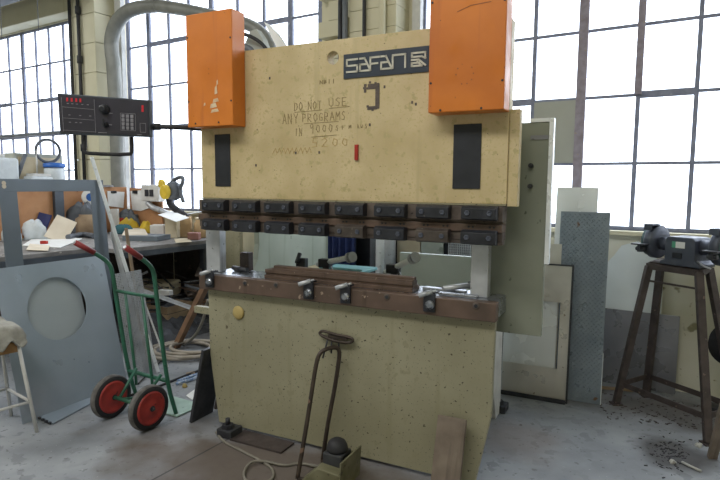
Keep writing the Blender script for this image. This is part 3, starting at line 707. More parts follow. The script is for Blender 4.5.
for i, u in enumerate((.03, -.325)):
    mt_ = Matrix.Translation((u, wv, wr)) @ Matrix.Rotation(pi / 2, 4, 'Y')
    ty = part(G().lathe([(wr - .035, -.022), (wr - .008, -.022), (wr, -.014), (wr, .014), (wr - .008, .022), (wr - .035, .022)], mt_, 48), 'wheel', 'grey_tyre', ht)
    part(G().lathe([(.10, -.0225), (wr - .007, -.0225)][:0] + [(wr - .034, -.0235), (wr - .007, -.0235), (wr - .007, -.0222), (wr - .034, -.0222)], mt_, 48).lathe([(wr - .034, .0222), (wr - .007, .0222), (wr - .007, .0235), (wr - .034, .0235)], mt_, 48), 'sidewall', 'black_rubber', ty)
    part(G().lathe([(.02, -.034), (.035, -.033), (.05, -.025), (.080, -.025), (.092, -.031), (.103, -.0245), (.103, .0245), (.092, .031), (.080, .025), (.05, .025), (.035, .033), (.02, .034)], mt_, 40), 'wheel_disc', 'wheel_red', ty)
    part(G().lathe([(.018, -.036), (.018, .036)], mt_, 16).lathe([(.009, .036), (.009, .05)], mt_, 10), 'hub', 'dark_scrap', ty)
part(G().cyl((-.288, wv, wr), (-.008, wv, wr), .012), 'axle', 'truck_green', ht)
for u in (-.05, -.245):
    part(G().tube([(u, wv, wr), (u + (.02 if u > -.1 else -.02), -.085, .29)], .010, 8).tube([(u, wv, wr), (u, -.03, .08)], .008, 8), 'strut', 'truck_green', ht)

# ------------------------------------------------------------------ leaning sheets on the left
# grey rectangular frame (stands along the press depth direction, leans to the bench)
def leanU(u_bot, v0, tilt):
    """matrix for a sheet whose local x runs along M.v, local z up, leaning towards -u"""
    return Matrix.Translation(M.w(u_bot, v0, 0)) @ Matrix.Rotation(M.yaw + pi / 2, 4, 'Z') @ Matrix.Rotation(-tilt, 4, 'X')
# for this matrix local x = +M.v, local y = -M.u
t_ = math.atan2(.10, 1.52)
fr_ = G().box(0, .80, 0, .006, 1.44, 1.525).box(0, .118, 0, .006, .10, 1.4399).box(.682, .80, 0, .006, .10, 1.4399).box(0, .80, 0, .006, .004, .0999)
o = fr_.build('sheet_frame', 'sheet_grey', bevel=.001); tag(o, 'flat grey sheet metal frame with big rectangular opening, leaning behind the round holed sheet', 'sheet metal'); o.matrix_world = leanU(-1.36, -.40, t_)
h = G().cyl((.035, -.0005, 1.475), (.035, -.002, 1.475), .014).cyl((.035, -.0005, 1.497), (.035, -.002, 1.497), .014).build('tape_mark', 'cream_paper', o)
t2 = math.atan2(.22, .965)
o = G().holed(0, .80, .004, .985, .375, .665, .213, 0, .005).build('holed_sheet', 'sheet_blue_grey', bevel=.001)
tag(o, 'blue grey steel sheet with a large round hole, leaning on the bench', 'sheet metal'); o.matrix_world = leanU(-1.075, -.56, t2)
# a plain sheet showing through the round hole
o = G().box(0, .552, 0, .005, .004, .93).build('plain_sheet', 'pale_sheet', bevel=.001)
tag(o, 'plain steel sheet seen through the round hole of the sheet in front', 'sheet metal'); o.matrix_world = leanU(-1.113, -.52, t2)
# perforated sheet
pf = G(); nx, nz = 20, 66
for i in range(nx + 1): pf.box(i * .013, i * .013 + .006, 0, .003, .004, .83)
for j in range(nz + 1): pf.box(0, nx * .013 + .006, .0031, .005, .004 + j * .0124, .010 + j * .0124)
o = pf.build('perforated_sheet', 'light_steel'); tag(o, 'narrow perforated metal sheet standing beside the round holed sheet', 'sheet metal'); o.matrix_world = leanU(-1.09, .27, .17)
# floor plate with teeth
q = [M.fl(x, y) for x, y in ((33, 415), (53, 425), (98, 401), (80, 392))]
pz = G().prism([(p.x, p.y) for p in q], .004, .012, 'z').build('floor_sheet', 'sheet_blue_grey'); tag(pz, 'thin steel offcut lying flat on the floor at the foot of the holed sheet', 'sheet metal', loc=M.o, yaw=M.yaw)
tt = G(); a, b_ = q[0], q[1]
for k in range(6):
    c = a.lerp(b_, (k + .3) / 6); tt.box(c.x - .012, c.x + .012, c.y - .012, c.y + .004, .0, .012)
tt.build('teeth', 'dark_scrap', pz)
# long metal angles and rods
def leaner(name, p0, p1, wd, th, mt_, label, cat='metal strip', twist=0, angle=True):
    p0 = Vector(p0); p1 = Vector(p1); d = p1 - p0; L_ = d.length; q_ = d.to_track_quat('Z', 'Y')
    gm = G().box(-wd / 2, wd / 2, -th / 2, th / 2, 0, L_)
    if angle: gm.box(-wd / 2, -wd / 2 + th, th / 2, wd, 0, L_)
    o = gm.build(name, mt_, bevel=min(.002, th / 4)); tag(o, label, cat)
    o.matrix_world = Matrix.Translation(p0) @ q_.to_matrix().to_4x4() @ Matrix.Rotation(twist, 4, 'Z'); return o
def PT(x, y, u):           # point on pixel ray in plane u of the press frame
    r = ray(x, y); t = ((M.o - CAM).dot(M.u) + u) / r.dot(M.u); return CAM + r * t
leaner('metal_angle', fl(157, 373, .005), PT(90, 157, -1.50), .024, .004, 'alu_white', 'longest white metal angle leaning on the bench beside the grey frame', twist=.4)
leaner('metal_angle', fl(146, 374, .005), PT(110, 232, -1.38), .03, .004, 'light_steel', 'shorter steel angle leaning just behind the long white angle', twist=.4)
leaner('metal_rod', fl(168, 367, .01), PT(140, 290, -1.32), .012, .012, 'white_paint', 'thin white rod leaning inside the hand truck frame', 'rod', angle=False)
leaner('wood_strip', fl(146, 362, .005), PT(126, 228, -1.55), .028, .012, 'pale_wood', 'narrow wooden strip standing upright against the bench edge', 'strip', angle=False)

# stool
sd = fl(37, 432); S = Fr((sd.x, sd.y), -38)
stl = thing('stool', 'white tubular stool with a grey cloth over its seat', 'stool', S.o, S.yaw)
ST_ = .38; IN_ = .065
def lg(a, b_, z): return (a + (-IN_ if a > -.1 else IN_) * z / .62, b_ + (-IN_ if b_ > -.1 else IN_) * z / .62, z)
cr = [(0, 0), (-ST_, 0), (-ST_, -ST_), (0, -ST_)]
for a, b_ in cr: part(G().tube([lg(a, b_, 0), lg(a, b_, .62)], .011, 10), 'leg', 'white_paint', stl)
for z in (.19,):
    for k in range(4): part(G().tube([lg(*cr[k], z), lg(*cr[(k + 1) % 4], z)], .009, 8), 'rung', 'white_paint', stl)
part(G().box(-ST_ + .05, -.05, -ST_ + .05, -.05, .50, .56), 'seat_rail', 'cloth_band', stl, bevel=.004)
part(G().box(-ST_ + .045, -.045, -ST_ + .045, -.045, .621, .645), 'seat', 'wood', stl, bevel=.008)
clo = G(); nx = 28
vs = []; fs = []
for j in range(nx + 1):
    for i in range(nx + 1):
        x = -.38 + .38 * i / nx; y = -.38 + .38 * j / nx
        e = max(0, -.335 - x, x + .045, -.335 - y, y + .045)
        z = .656 + .006 * sin(31 * x + 9 * y) + .004 * sin(47 * y - 12 * x) + random.uniform(-.0015, .0015)
        if e > 0: z -= min(.10, e * 3.0) * (1 + .22 * sin(52 * (x - y)))
        k_ = 1 - (.10 if e > .02 else 0)
        vs.append((-.19 + (x + .19) * k_, -.19 + (y + .19) * k_, z))
for j in range(nx):
    for i in range(nx): a = j * (nx + 1) + i; fs.append((a, a + 1, a + nx + 2, a + nx + 1))
clo.add(vs, fs, True)
o = clo.build('stool_cloth', 'cloth_grey'); sd_ = o.modifiers.new('s', 'SOLIDIFY'); sd_.thickness = .008; sd_.offset = 1
tag(o, 'crumpled grey cloth draped over the white stool', 'cloth', loc=S.o, yaw=S.yaw)

# ------------------------------------------------------------------ benches
BO, BY = WO, WY
def bench(name, label, u0, u1, v0, v1, legs, mt_top='bench_top'):
    t = thing(name, label, 'workbench', BO, BY)
    part(G().box(u0, u1, v0, v1, .862, .90), 'worktop', mt_top, t, bevel=.003)
    part(G().box(u1 - .02, u1 + .012, v0, v1, .81, .861), 'front_rail', 'bench_steel', t, bevel=.002)
    for u, v in legs: part(G().box(u - .03, u + .03, v - .03, v + .03, 0, .81), 'leg', 'bench_steel', t)
    part(G().box(u0 + .72, u0 + .74, v0 + .02, v1 - .02, .02, .86), 'back_board', 'rust_dark', t)
    if v1 > -1: part(G().box(u0 + .76, u1 - .02, v1 - .03, v1 - .01, .02, .80), 'shade_panel', 'rust_dark', t)  # added dark panel, stands in for the shade below the worktop
    return t
bench('workbench', 'cluttered grey workbench running to the wall beside the press', -3.28, -1.66, -1.52, -.12, ((-3.2, -.35), (-1.8, -.35), (-3.2, -1.4)))
bench('workbench', 'cluttered workbench behind the leaning grey sheets', -3.28, -1.93, -3.3, -1.53, ((-3.1, -1.7), (-2.0, -3.2), (-3.1, -3.2)))
bd = thing('pin_board', 'brown hardboard standing along the back of the workbenches', 'board', BO, BY)
BU = -3.30
part(G().box(BU - .02, BU, -3.3, -.20, .902, 1.45), 'board', 'hardboard', bd)
part(G().box(BU + .001, -2.70, -.16, -.14, .902, 1.44), 'wall_side_board', 'hardboard', bd)
r = ray(57, 200); t_v = W.l(CAM + r * (((W.o - CAM).dot(W.u) + BU) / r.dot(W.u))).y
for v in (t_v, -3.1): part(G().box(BU + .001, BU + .05, v - .05, v + .05, .902, 1.45), 'upright', 'bench_steel', bd)
part(G().box(BU - .42, BU + .03, -3.3, -.40, 1.4505, 1.475), 'shelf', 'bench_top', bd)

def seat(x, y, h, depth):
    """where a thing whose foot shows at pixel x,y stands on the bench, and how much it is raised by what lies below"""
    p = fl(x, y, h); l = W.l(p)
    lim = -3.28 + depth * .8 + .03
    if l.x < lim and h >= .9:
        r = ray(x, y); t = ((W.o - CAM).dot(W.u) + lim) / r.dot(W.u); p = CAM + r * t
        e = p.z - h; p = Vector((p.x, p.y, h)); l = W.l(p)
        if l.y > -.2 - depth: p = W.w(l.x, -.2 - depth, h)
        return p, max(0, e)
    if h >= .9 and l.y > -.2 - depth:
        q = W.on(x, y, -.2 - depth); return W.w(q.x, q.y, h), max(0, q.z - h)
    return p, 0
def small_box(name, cx, by, w_px, h_px, depth, mt_, label, cat, h0=.901, yaw=0, lid=None):
    """a box whose front bottom edge centre is at pixel cx,by on height h0; sizes from pixels"""
    p, e_ = seat(cx, by, h0, depth); s_ = (p - CAM).dot(fw) / F
    w_, h_ = w_px * s_, h_px * s_ + e_
    t = thing(name, label, cat, p, yaw)
    part(G().box(-w_ / 2, w_ / 2, 0, depth, 0, h_), 'body', mt_, t, bevel=min(w_, h_, depth) * .05)
    if lid: part(G().box(-w_ * .5, w_ * .5, 0, depth, h_, h_ + .006), 'lid', lid, t)
    return t
def sheet_of(name, pix, h, th, mt_, label, cat, crumple=0):
    q = [fl(x, y, h) for x, y in pix]; c = sum(q, Vector()) / len(q)
    gm = G().prism([((p - c).x, (p - c).y) for p in q], 0, th, 'z')
    return tag(gm.build(name, mt_), label, cat, loc=c)
def lump(name, cx, by, w_px, h_px, dep, mt_, label, cat, h0=.901, amp=.18, seed=1, sq=1.0):
    """irregular soft body (bag, cloth, heap) resting on h0"""
    p, e_ = seat(cx, by, h0, dep); s_ = (p - CAM).dot(fw) / F; w_, h_ = w_px * s_ / 2, h_px * s_ + e_
    rnd = random.Random(seed); n, m_ = 18, 10; ph = [rnd.uniform(0, 6.3) for _ in range(6)]
    vs = []
    for j in range(m_ + 1):
        t = j / m_ * pi / 2
        for i in range(n):
            a = 2 * pi * i / n
            k = 1 + amp * sin(3 * a + ph[0] + t * 2) + amp * .7 * sin(5 * a + ph[1] - 3 * t) + rnd.uniform(-amp, amp) * .25
            r = cos(t) ** .6 * k if j < m_ else .02
            vs.append((w_ * r * cos(a), dep / 2 * r * sin(a), h_ * sin(t) * (1 + (amp * .5 * sin(4 * a + ph[2]) if 0 < j < m_ else 0))))
    fs = [(j * n + i, j * n + (i + 1) % n, (j + 1) * n + (i + 1) % n, (j + 1) * n + i) for j in range(m_) for i in range(n)]
    gm = G().add(vs, fs, True); gm.f += [tuple(reversed(range(n))), tuple(range(m_ * n, m_ * n + n))]; gm.sm += [False, False]
    return tag(gm.build(name, mt_), label, cat, loc=p + Vector((0, dep / 2, 0)), yaw=0)
def jar(name, cx, by, w_px, h_px, mt_, label, cat, h0=.901, lid=None):
    p, e_ = seat(cx, by, h0, w_px * .01); s_ = (p - CAM).dot(fw) / F; r = w_px * s_ / 2; h_ = h_px * s_ + e_
    t = thing(name, label, cat, p + Vector((0, r, 0)))
    part(G().lathe([(r * .9, 0), (r, h_ * .05), (r, h_ * .8), (r * .75, h_ * .9), (r * .75, h_)], n=24), 'body', mt_, t)
    if lid: part(G().lathe([(r * .8, h_ * 1.0), (r * .8, h_ * 1.12)], n=24), 'lid', lid, t)
    return t

# ---- bench near the wall (right)
small_box('cardboard_box', 171, 238, 14, 22, .20, 'pale_card', 'tall pale cardboard carton on the wall bench beside the press', 'box', yaw=-.3)
small_box('cardboard_box', 183, 237, 15, 20, .22, 'cardboard', 'open brown cardboard box beside the tall pale carton', 'box', yaw=.2)
sheet_of('paper_sheet', ((158, 215), (172, 211), (189, 218), (176, 222)), 1.165, .004, 'paper', 'white paper lying over the tops of the cardboard boxes', 'paper')
small_box('storage_box', 157, 237, 14, 12, .14, 'white_paint', 'small white box left of the tall pale carton', 'box')
jar('jar', 199, 238, 13, 18, 'cardboard', 'squat brown tin near the bench end by the press', 'tin', lid='pale_card')
small_box('parts_box', 193, 240, 11, 7, .10, 'pink_card', 'small pink box in front of the brown tin', 'box')
small_box('tray', 140, 241, 38, 5, .28, 'sheet_grey', 'shallow grey tray with cream papers on the bench', 'tray', yaw=-.15)
sheet_of('paper_pad', ((122, 236), (148, 236), (144, 228), (126, 228)), .945, .012, 'cream_paper', 'cream pad of paper lying in the shallow grey tray', 'paper')
lump('plastic_bag', 134, 230, 18, 12, .18, 'yellow_plastic', 'crumpled bright yellow plastic bag on the bench', 'bag', seed=3, amp=.25)
lump('plastic_bag', 144, 231, 11, 9, .12, 'yellow_plastic', 'smaller yellow bag lying against the bright yellow one', 'bag', seed=5, amp=.2)
lump('cloth', 122, 234, 18, 9, .14, 'teal_cloth', 'teal cloth heaped at the left of the grey tray', 'cloth', seed=8)
small_box('spray_box', 114, 224, 7, 15, .06, 'paper', 'upright white box with red band leaning by the clipboard', 'box')
small_box('spray_box', 119, 225, 9, 7, .06, 'red_plastic', 'small red carton beside the white box on the bench', 'box', yaw=.3)
small_box('storage_box', 152, 226, 16, 13, .12, 'sheet_grey', 'olive grey metal box behind the yellow bags', 'box')
lump('cloth', 166, 226, 16, 11, .12, 'dark_scrap', 'dark rag heaped behind the white box', 'rag', seed=11)
lump('rag', 126, 216, 20, 5, .14, 'visor_grey', 'grey rag heaped under the hanging clipboards', 'rag', seed=13, amp=.25)
lump('rag', 195, 226, 20, 12, .15, 'pale_card', 'beige rags bunched on the bench end near the press', 'rag', seed=17, amp=.25)
sheet_of('paper_sheet', ((176, 243), (192, 242), (188, 238), (174, 239)), .903, .003, 'pale_card', 'torn beige paper on the bench edge', 'paper')
sheet_of('paper_sheet', ((150, 240), (166, 239), (164, 234), (152, 235)), .903, .003, 'pink_card', 'faded pink paper slip on the bench', 'paper')
# hanging on the board: things in the board plane u=-2.5
def onboard(x, y, u=-3.29):
    r = ray(x, y); t = ((W.o - CAM).dot(W.u) + u) / r.dot(W.u); return W.l(CAM + r * t)
def board_item(name, pix, th, mt_, label, cat, clip=None, u=-3.295):
    q = [onboard(x, y, u) for x, y in pix]
    t = thing(name, label, cat, BO, BY)
    vs = [(u, p.y, p.z) for p in q] + [(u + th, p.y, p.z) for p in q]; n = len(q)
    part(G().add(vs, [tuple(range(n)), tuple(range(n, 2 * n))] + [(i, (i + 1) % n, n + (i + 1) % n, n + i) for i in range(n)]), 'sheet', mt_, t)
    if clip:
        c = onboard(*clip, u); part(G().box(u + th, u + th + .012, c.y - .035, c.y + .035, c.z - .015, c.z + .015), 'clip', 'black_paint', t)
    return t
board_item('clipboard', ((107, 191), (124, 192), (123, 208), (108, 206)), .01, 'paper', 'clipboard with white papers hanging next to the grey frame', 'clipboard', (113, 192))
def wall_item(name, pix, v, th, mt_, label, cat, clip=None):
    q = [W.on(x, y, v) for x, y in pix]; t = thing(name, label, cat, BO, BY)
    part(G().prism([(p.x, p.z) for p in q], v - th, v), 'sheet', mt_, t)
    if clip:
        c = W.on(*clip, v); part(G().box(c.x - .04, c.x + .04, v - th - .014, v - th - .0003, c.z - .02, c.z + .02), 'clip', 'black_paint', t)
    return t
wall_item('clipboard', ((131, 191), (146, 190), (147, 200), (150, 208), (141, 211), (133, 210)), -.163, .01, 'paper', 'clipboard with curling white sheets hanging at the middle of the board', 'clipboard', (136, 192))
ob = thing('socket_box', 'white switch box fixed at the top of the board by the mask', 'switch box', BO, BY)
a = W.on(148, 201, -.163); b_ = W.on(165, 185, -.163)
part(G().box(a.x, b_.x, -.26, -.163, a.z, b_.z), 'body', 'white_paint', ob, bevel=.008)
for k in (.35, .62): 
    u = a.x + (b_.x - a.x) * k; part(G().box(u - .03, u + .03, -.272, -.261, a.z + .06, a.z + .14), 'switch', 'dark_scrap', ob)
hs = [W.on(x, y, -.22) for x, y in ((148, 203), (153, 208), (160, 210), (168, 214))]
tag(G().tube(hs, .035, 10, smooth_path=2).build('air_gun', 'light_steel'), 'grey tool hanging below the white switch box', 'tool', loc=BO, yaw=BY)
# respirator mask
c = W.on(174, 191, -.35); mk = thing('respirator_mask', 'grey respirator mask with round yellow filters hung by the window', 'mask', W.w(c.x, c.y, c.z), WY - .1)
gm = G().lathe([(.03, -.07), (.09, -.055), (.11, -.01), (.10, .05), (.05, .07)], Matrix.Rotation(pi / 2, 4, 'X')); part(gm, 'face_piece', 'visor_grey', mk)
part(G().lathe([(.078, 0), (.083, .01), (.083, .035), (.06, .05)], Matrix.Translation((-.03, -.075, -.01)) @ Matrix.Rotation(pi / 2, 4, 'X')), 'filter', 'yellow_plastic', mk)
part(G().lathe([(.045, 0), (.05, .01), (.05, .035), (.03, .045)], Matrix.Translation((-.16, -.03, .08)) @ Matrix.Rotation(pi / 2, 4, 'X')), 'filter', 'yellow_plastic', mk)
part(G().tube([(-.08, .02, .09), (.02, .03, .15), (.14, .03, .16), (.16, 0, .08), (.10, 0, .02), (.17, 0, -.12)], .022, 8, smooth_path=2), 'strap', 'visor_grey', mk)
hs = [W.on(x, y, -.30) for x, y in ((169, 197), (170, 204), (175, 209), (181, 213), (189, 219))]
tag(G().tube(hs, .04, 10, smooth_path=2).build('breathing_hose', 'black_rubber'), 'thick black hose sloping down from the respirator mask', 'hose', loc=BO, yaw=BY)
# glass panel leaning at the end
leaner('window_bar', fl(188, 214, 1.18), W.w(-1.2, -.1, 1.3), .12, .01, 'light_steel', 'pale metal sheet strip sloping up to the press behind the tins', 'metal strip', angle=False)
# ---- left bench (seen through the grey frame)
small_box('file_box', 54, 240, 20, 26, .02, 'cream_paper', 'cream card folder propped up on the left bench', 'folder', yaw=.2).rotation_euler = (-.5, .42, .2)
small_box('file_box', 36, 232, 12, 20, .02, 'navy', 'navy blue folder leaning behind the cream folder', 'folder', yaw=.1).rotation_euler = (-.3, .25, .1)
lump('plastic_bag', 30, 234, 22, 13, .18, 'clear_plastic', 'white plastic bag crumpled in front of the navy folder', 'bag', seed=21, amp=.2)
sheet_of('paper_sheet', ((22, 246), (60, 248), (82, 239), (40, 234)), .903, .006, 'paper', 'large white paper spread on the left bench', 'paper')
sheet_of('paper_sheet', ((26, 250), (48, 251), (50, 246), (30, 244)), .91, .004, 'cream_paper', 'cream sheet at the front edge of the left bench', 'paper')
small_box('marker_block', 43, 244, 6, 3, .04, 'red_plastic', 'small red block lying on the white papers', 'block', h0=.91)
jar('tape_drum', 84, 228, 28, 13, 'pale_wood', 'yellow round drum on the left bench', 'drum')
lump('rag', 80, 216, 28, 10, .16, 'visor_grey', 'heap of dark grey tools and rags on top of the yellow drum', 'rag', seed=25, amp=.35)
small_box('calculator', 77, 232, 9, 9, .05, 'dark_scrap', 'small dark grey box in front of the yellow drum', 'box', yaw=.3)
tag(G().tube([fl(68, 237, .93), fl(82, 234, .93), fl(94, 236, .93)], .028, 10, smooth_path=1).build('power_tool', 'visor_grey'), 'long dark grey tool lying before the yellow drum', 'tool')
p = onboard(91, 197, -3.2)
tr_ = thing('tape_roll', 'white roll with blue core standing against the board', 'roll', W.w(p.x, p.y, p.z), WY + .9)
part(G().lathe([(.05, 0), (.095, 0), (.095, .06), (.05, .06)], Matrix.Rotation(pi / 2, 4, 'X')), 'roll', 'paper', tr_)
part(G().lathe([(.045, -.002), (.045, .065)], Matrix.Rotation(pi / 2, 4, 'X')), 'core', 'blue_plastic', tr_)
part(G().box(-.012, .012, -.06, .14, -.01, .01), 'peg', 'dark_scrap', tr_)
lump('plastic_bag', 6, 236, 16, 11, .15, 'clear_plastic', 'pale blue plastic bag at the far left of the left bench', 'bag', seed=31)
# ---- on the shelf over the board
SH_ = 1.476
def shelf_at(x, y=184): 
    p = onboard(x, y, -3.5); return Vector(W.w(-3.5, p.y, SH_)), (W.w(-3.5, p.y, SH_) - CAM).dot(fw) / F
p, s_ = shelf_at(3)
t = thing('plastic_jug', 'translucent white plastic jug on the shelf at the far left', 'jug', p, WY); 
part(G().box(-.10, .10, -.13, .13, 0, .28), 'body', 'clear_plastic', t, bevel=.03); part(G().lathe([(.03, .279), (.03, .32)]), 'cap', 'white_paint', t)
p, s_ = shelf_at(9); 
t = thing('oil_can', 'small red tin beside the white jug on the shelf', 'tin', p, WY); part(G().box(-.04, .04, -.05, .05, 0, .07), 'body', 'red_plastic', t, bevel=.006); part(G().box(-.03, .03, -.03, .03, .0701, .12), 'cap', 'alu_white', t, bevel=.005)
p, s_ = shelf_at(15); o = G().tube([(0, 0, .01), (.05, .10, .33)], .022, 8).build('bar_offcut', 'visor_grey'); tag(o, 'dark bar propped up on the shelf beside the red tin', 'bar', loc=p, yaw=WY)
p, s_ = shelf_at(43); t = thing('instrument_case', 'grey cardboard instrument case on the shelf under the left window', 'case', p, WY)
part(G().box(-.22, .0, -.30, .24, 0, .34), 'body', 'grey_board', t, bevel=.01); part(G().box(.001, .012, -.26, .20, .04, .30), 'front_panel', 'pale_card', t)
p, s_ = shelf_at(49); t = thing('canister', 'blue lidded white canister standing before the grey case', 'canister', p + W.u * .12, WY)
part(G().lathe([(.095, 0), (.105, .02), (.105, .17), (.095, .19)]), 'body', 'clear_plastic', t); part(G().lathe([(.11, .191), (.113, .20), (.11, .235), (.05, .245)]), 'lid', 'blue_plastic', t)
p, s_ = shelf_at(36); t = thing('plastic_box', 'low clear plastic box at the front of the shelf', 'box', p + W.u * .12, WY)
part(G().box(-.08, .08, -.16, .14, 0, .09), 'body', 'clear_plastic', t, bevel=.015); part(G().box(-.07, .07, -.13, .11, .0901, .12), 'lid', 'white_paint', t)
p, s_ = shelf_at(48, 184); c = Vector(dist_pt(48, 151, (p - CAM).dot(fw) - .10)); 
lp = thing('magnifier_lamp', 'round ring magnifier lamp held over the shelf', 'lamp', p, WY)
cl_ = Matrix.Rotation(-WY, 4, 'Z') @ (c - p); n = 28
part(G().tube([(cl_.x + .02 * cos(2 * pi * i / n), cl_.y + .125 * cos(2 * pi * i / n), cl_.z + .125 * sin(2 * pi * i / n)) for i in range(n)], .016, 8, closed=True), 'ring', 'visor_grey', lp)
part(G().tube([(0, -.12, 0), (0, -.12, .1), (cl_.x, cl_.y - .125, cl_.z)], .01, 8).lathe([(.05, 0), (.05, .015)], Matrix.Translation((0, -.12, 0)), 16), 'arm', 'white_paint', lp)
# dark bar across the lower left window (a suspended light track)
a = W.on(-5, 137, -1.2); b_ = W.on(62, 142, -1.2)
trk = thing('light_track', 'grey lamp track hanging across the lower part of the left window', 'light fitting', BO, BY)
part(G().box(a.x, b_.x, -1.23, -1.17, a.z - .013, a.z + .013), 'track', 'beam_grey', trk, bevel=.004)
for k in (.2, .75):
    u = a.x + (b_.x - a.x) * k; part(G().tube([(u, -1.2, a.z + .03), (u, -1.2, 4.99)], .004, 6), 'hanger', 'visor_grey', trk)

# ---- under the bench
def crate(name, cx, by, w_, d_, h_, mt_, label, yaw, cat='crate'):
    t = thing(name, label, cat, fl(cx, by), yaw)
    nb = max(2, int(h_ / .07)); gm = G()
    for k in range(nb):
        z0, z1 = h_ * k / nb, h_ * (k + 1) / nb - .008
        gm.box(-w_ / 2, w_ / 2, 0, .012, z0, z1).box(-w_ / 2, w_ / 2, d_ - .012, d_, z0, z1).box(-w_ / 2, -w_ / 2 + .012, .0125, d_ - .0125, z0, z1).box(w_ / 2 - .012, w_ / 2, .0125, d_ - .0125, z0, z1)
    part(gm, 'slats', mt_, t); part(G().box(-w_ / 2 + .013, w_ / 2 - .013, .013, d_ - .013, .0, .012), 'bottom', mt_, t)
    part(G().box(-w_ / 2 + .014, w_ / 2 - .014, .014, d_ - .014, .013, h_ * .8), 'contents', 'dark_scrap', t); return t
crate('wooden_crate', 152, 334, .44, .34, .30, 'pale_wood', 'slatted wooden crate under the bench behind the hand truck', -.5)
crate('wooden_crate', 178, 325, .40, .30, .24, 'wood', 'darker wooden crate under the bench behind the leaning timber', -.3)
t = thing('motor_casing', 'pale beige motor casing lying on the clutter under the bench', 'motor', W.w(-2.1, -.75, .0), WY + .5)
part(G().box(-.22, .22, -.16, .16, .30, .46), 'casing', 'board_beige', t, bevel=.03); part(G().box(-.25, .25, -.2, .2, .0, .30), 'plinth', 'dark_scrap', t, bevel=.01)
t = thing('steel_drum', 'short round grey drum deep under the bench', 'drum', W.w(-1.95, -.35, 0), WY)
part(G().lathe([(.11, 0), (.12, .01), (.12, .38), (.11, .40)]), 'drum', 'grey_wood', t); part(G().lathe([(.123, .19), (.123, .21)]), 'hoop', 'dark_scrap', t)
rnd = random.Random(4)
where = ['under the bench', 'beneath the bench rail', 'in the scrap heap under the bench']
for k in range(16):
    u = rnd.uniform(-2.4, -1.75); v = rnd.uniform(-1.35, -.2); L_ = rnd.uniform(.3, .7); an = rnd.uniform(-.9, .9); z = .03 + .035 * k
    wd = rnd.choice([.02, .03, .05, .09]); th_ = rnd.choice([.01, .015, .03])
    o = G().box(-L_ / 2, L_ / 2, -wd / 2, wd / 2, 0, th_).build('scrap_bar', rnd.choice(['dark_scrap', 'rail_steel', 'brown_steel', 'visor_grey', 'dark_scrap']), bevel=.002)
    tag(o, 'length of scrap bar piled in the dark under the bench', 'scrap', 'scrap bars under the bench', loc=W.w(u, v, z), rot=(rnd.uniform(-.15, .15), rnd.uniform(-.25, .25), WY + an))
leaner('plastic_pipe', fl(190, 309, .32), PT(137, 290, -1.9), .03, .006, 'light_steel', 'pale metal channel lying across the scrap under the bench', 'channel')
leaner('plastic_tube', fl(171, 293, .45), fl(160, 292, .45), .06, .05, 'white_paint', 'short white tube end on the scrap under the bench', 'tube', angle=False)
hp = G(); rnd = random.Random(12); nn = 22; vs = []
for j in range(nn + 1):
    for i in range(nn + 1):
        x = i / nn; y = j / nn; k = sin(pi * x) ** .5 * sin(pi * y) ** .5
        vs.append((-2.5 + 1.15 * x, -1.45 + 1.2 * y, k * (.20 + .10 * sin(9 * x + 4 * y) + rnd.uniform(-.05, .05)) if 0 < i < nn and 0 < j < nn else 0))
hp.add(vs, [(j * (nn + 1) + i, j * (nn + 1) + i + 1, (j + 1) * (nn + 1) + i + 1, (j + 1) * (nn + 1) + i) for j in range(nn) for i in range(nn)])
o = tag(hp.build('scrap_heap', 'dark_scrap'), 'dark heap of small metal scrap under the bench', 'scrap', loc=BO, yaw=BY); o['kind'] = 'stuff'
for k in range(24):
    u = rnd.uniform(-2.2, -1.45); v = rnd.uniform(-1.3, -.35); L_ = rnd.uniform(.15, .5); z = rnd.uniform(.20, .30) + .012 * k
    wd = rnd.choice([.012, .02, .03, .07]); th_ = rnd.choice([.006, .01, .02])
    o = G().box(-L_ / 2, L_ / 2, -wd / 2, wd / 2, 0, th_).build('scrap_bar', rnd.choice(['dark_scrap', 'light_steel', 'visor_grey', 'rail_steel', 'black_paint', 'grinder_grey', 'pale_wood']), bevel=.001)
    tag(o, 'length of scrap bar piled in the dark under the bench', 'scrap', 'scrap bars under the bench', loc=W.w(u, v, z), rot=(rnd.uniform(-.4, .4), rnd.uniform(-.5, .5), WY + rnd.uniform(0, 3)))
# thick brown timber leaning under the bench
leaner('timber', fl(176, 347, .01), PT(207, 283, -1.0), .055, .05, 'wood', 'brown square timber sloping up to the left end of the press', 'timber', angle=False)
leaner('timber', PT(213, 250, -.62) , PT(231, 205, -.5), .05, .04, 'wood', 'brown upright timber seen between the left column and the press frame', 'timber', angle=False) if False else None
# hose coil
for k, (r1, r2, dx, lb) in enumerate(((.30, .27, 0, 'outer tan hose coiled on the floor behind the hand truck'), (.23, .20, .04, 'inner tan hose coiled on the floor behind the hand truck'))):
    c = fl(176 + k * 3, 353, .0); pts = []
    for i in range(44):
        a = 2 * pi * i / 20; pts.append(c + Vector((r1 * cos(a) + dx + .004 * i, r2 * sin(a), .018 + .016 * (i // 20) + .02 * k + (i % 20) * .0008)))
    if k == 0: pts += [c + Vector((.62, .02, .03)), c + Vector((.72, .2, .02))]
    tag(G().tube(pts, .016, 8).build('hose', 'hose_tan'), lb, 'hose')
tag(G().tube([fl(x, y, .012) for x, y in ((207, 352), (196, 360), (184, 350), (170, 352), (150, 372), (138, 384))], .006, 6, smooth_path=2).build('cable', 'cable_black'), 'thin black cable trailing through the coiled hoses', 'cable')
tag(G().tube([fl(x, y, .008) for x, y in ((125, 397), (160, 386), (182, 377), (203, 369))], .010, 6, smooth_path=1).build('cable', 'cable_black'), 'black cable crossing the floor under the hand truck to the press', 'cable')
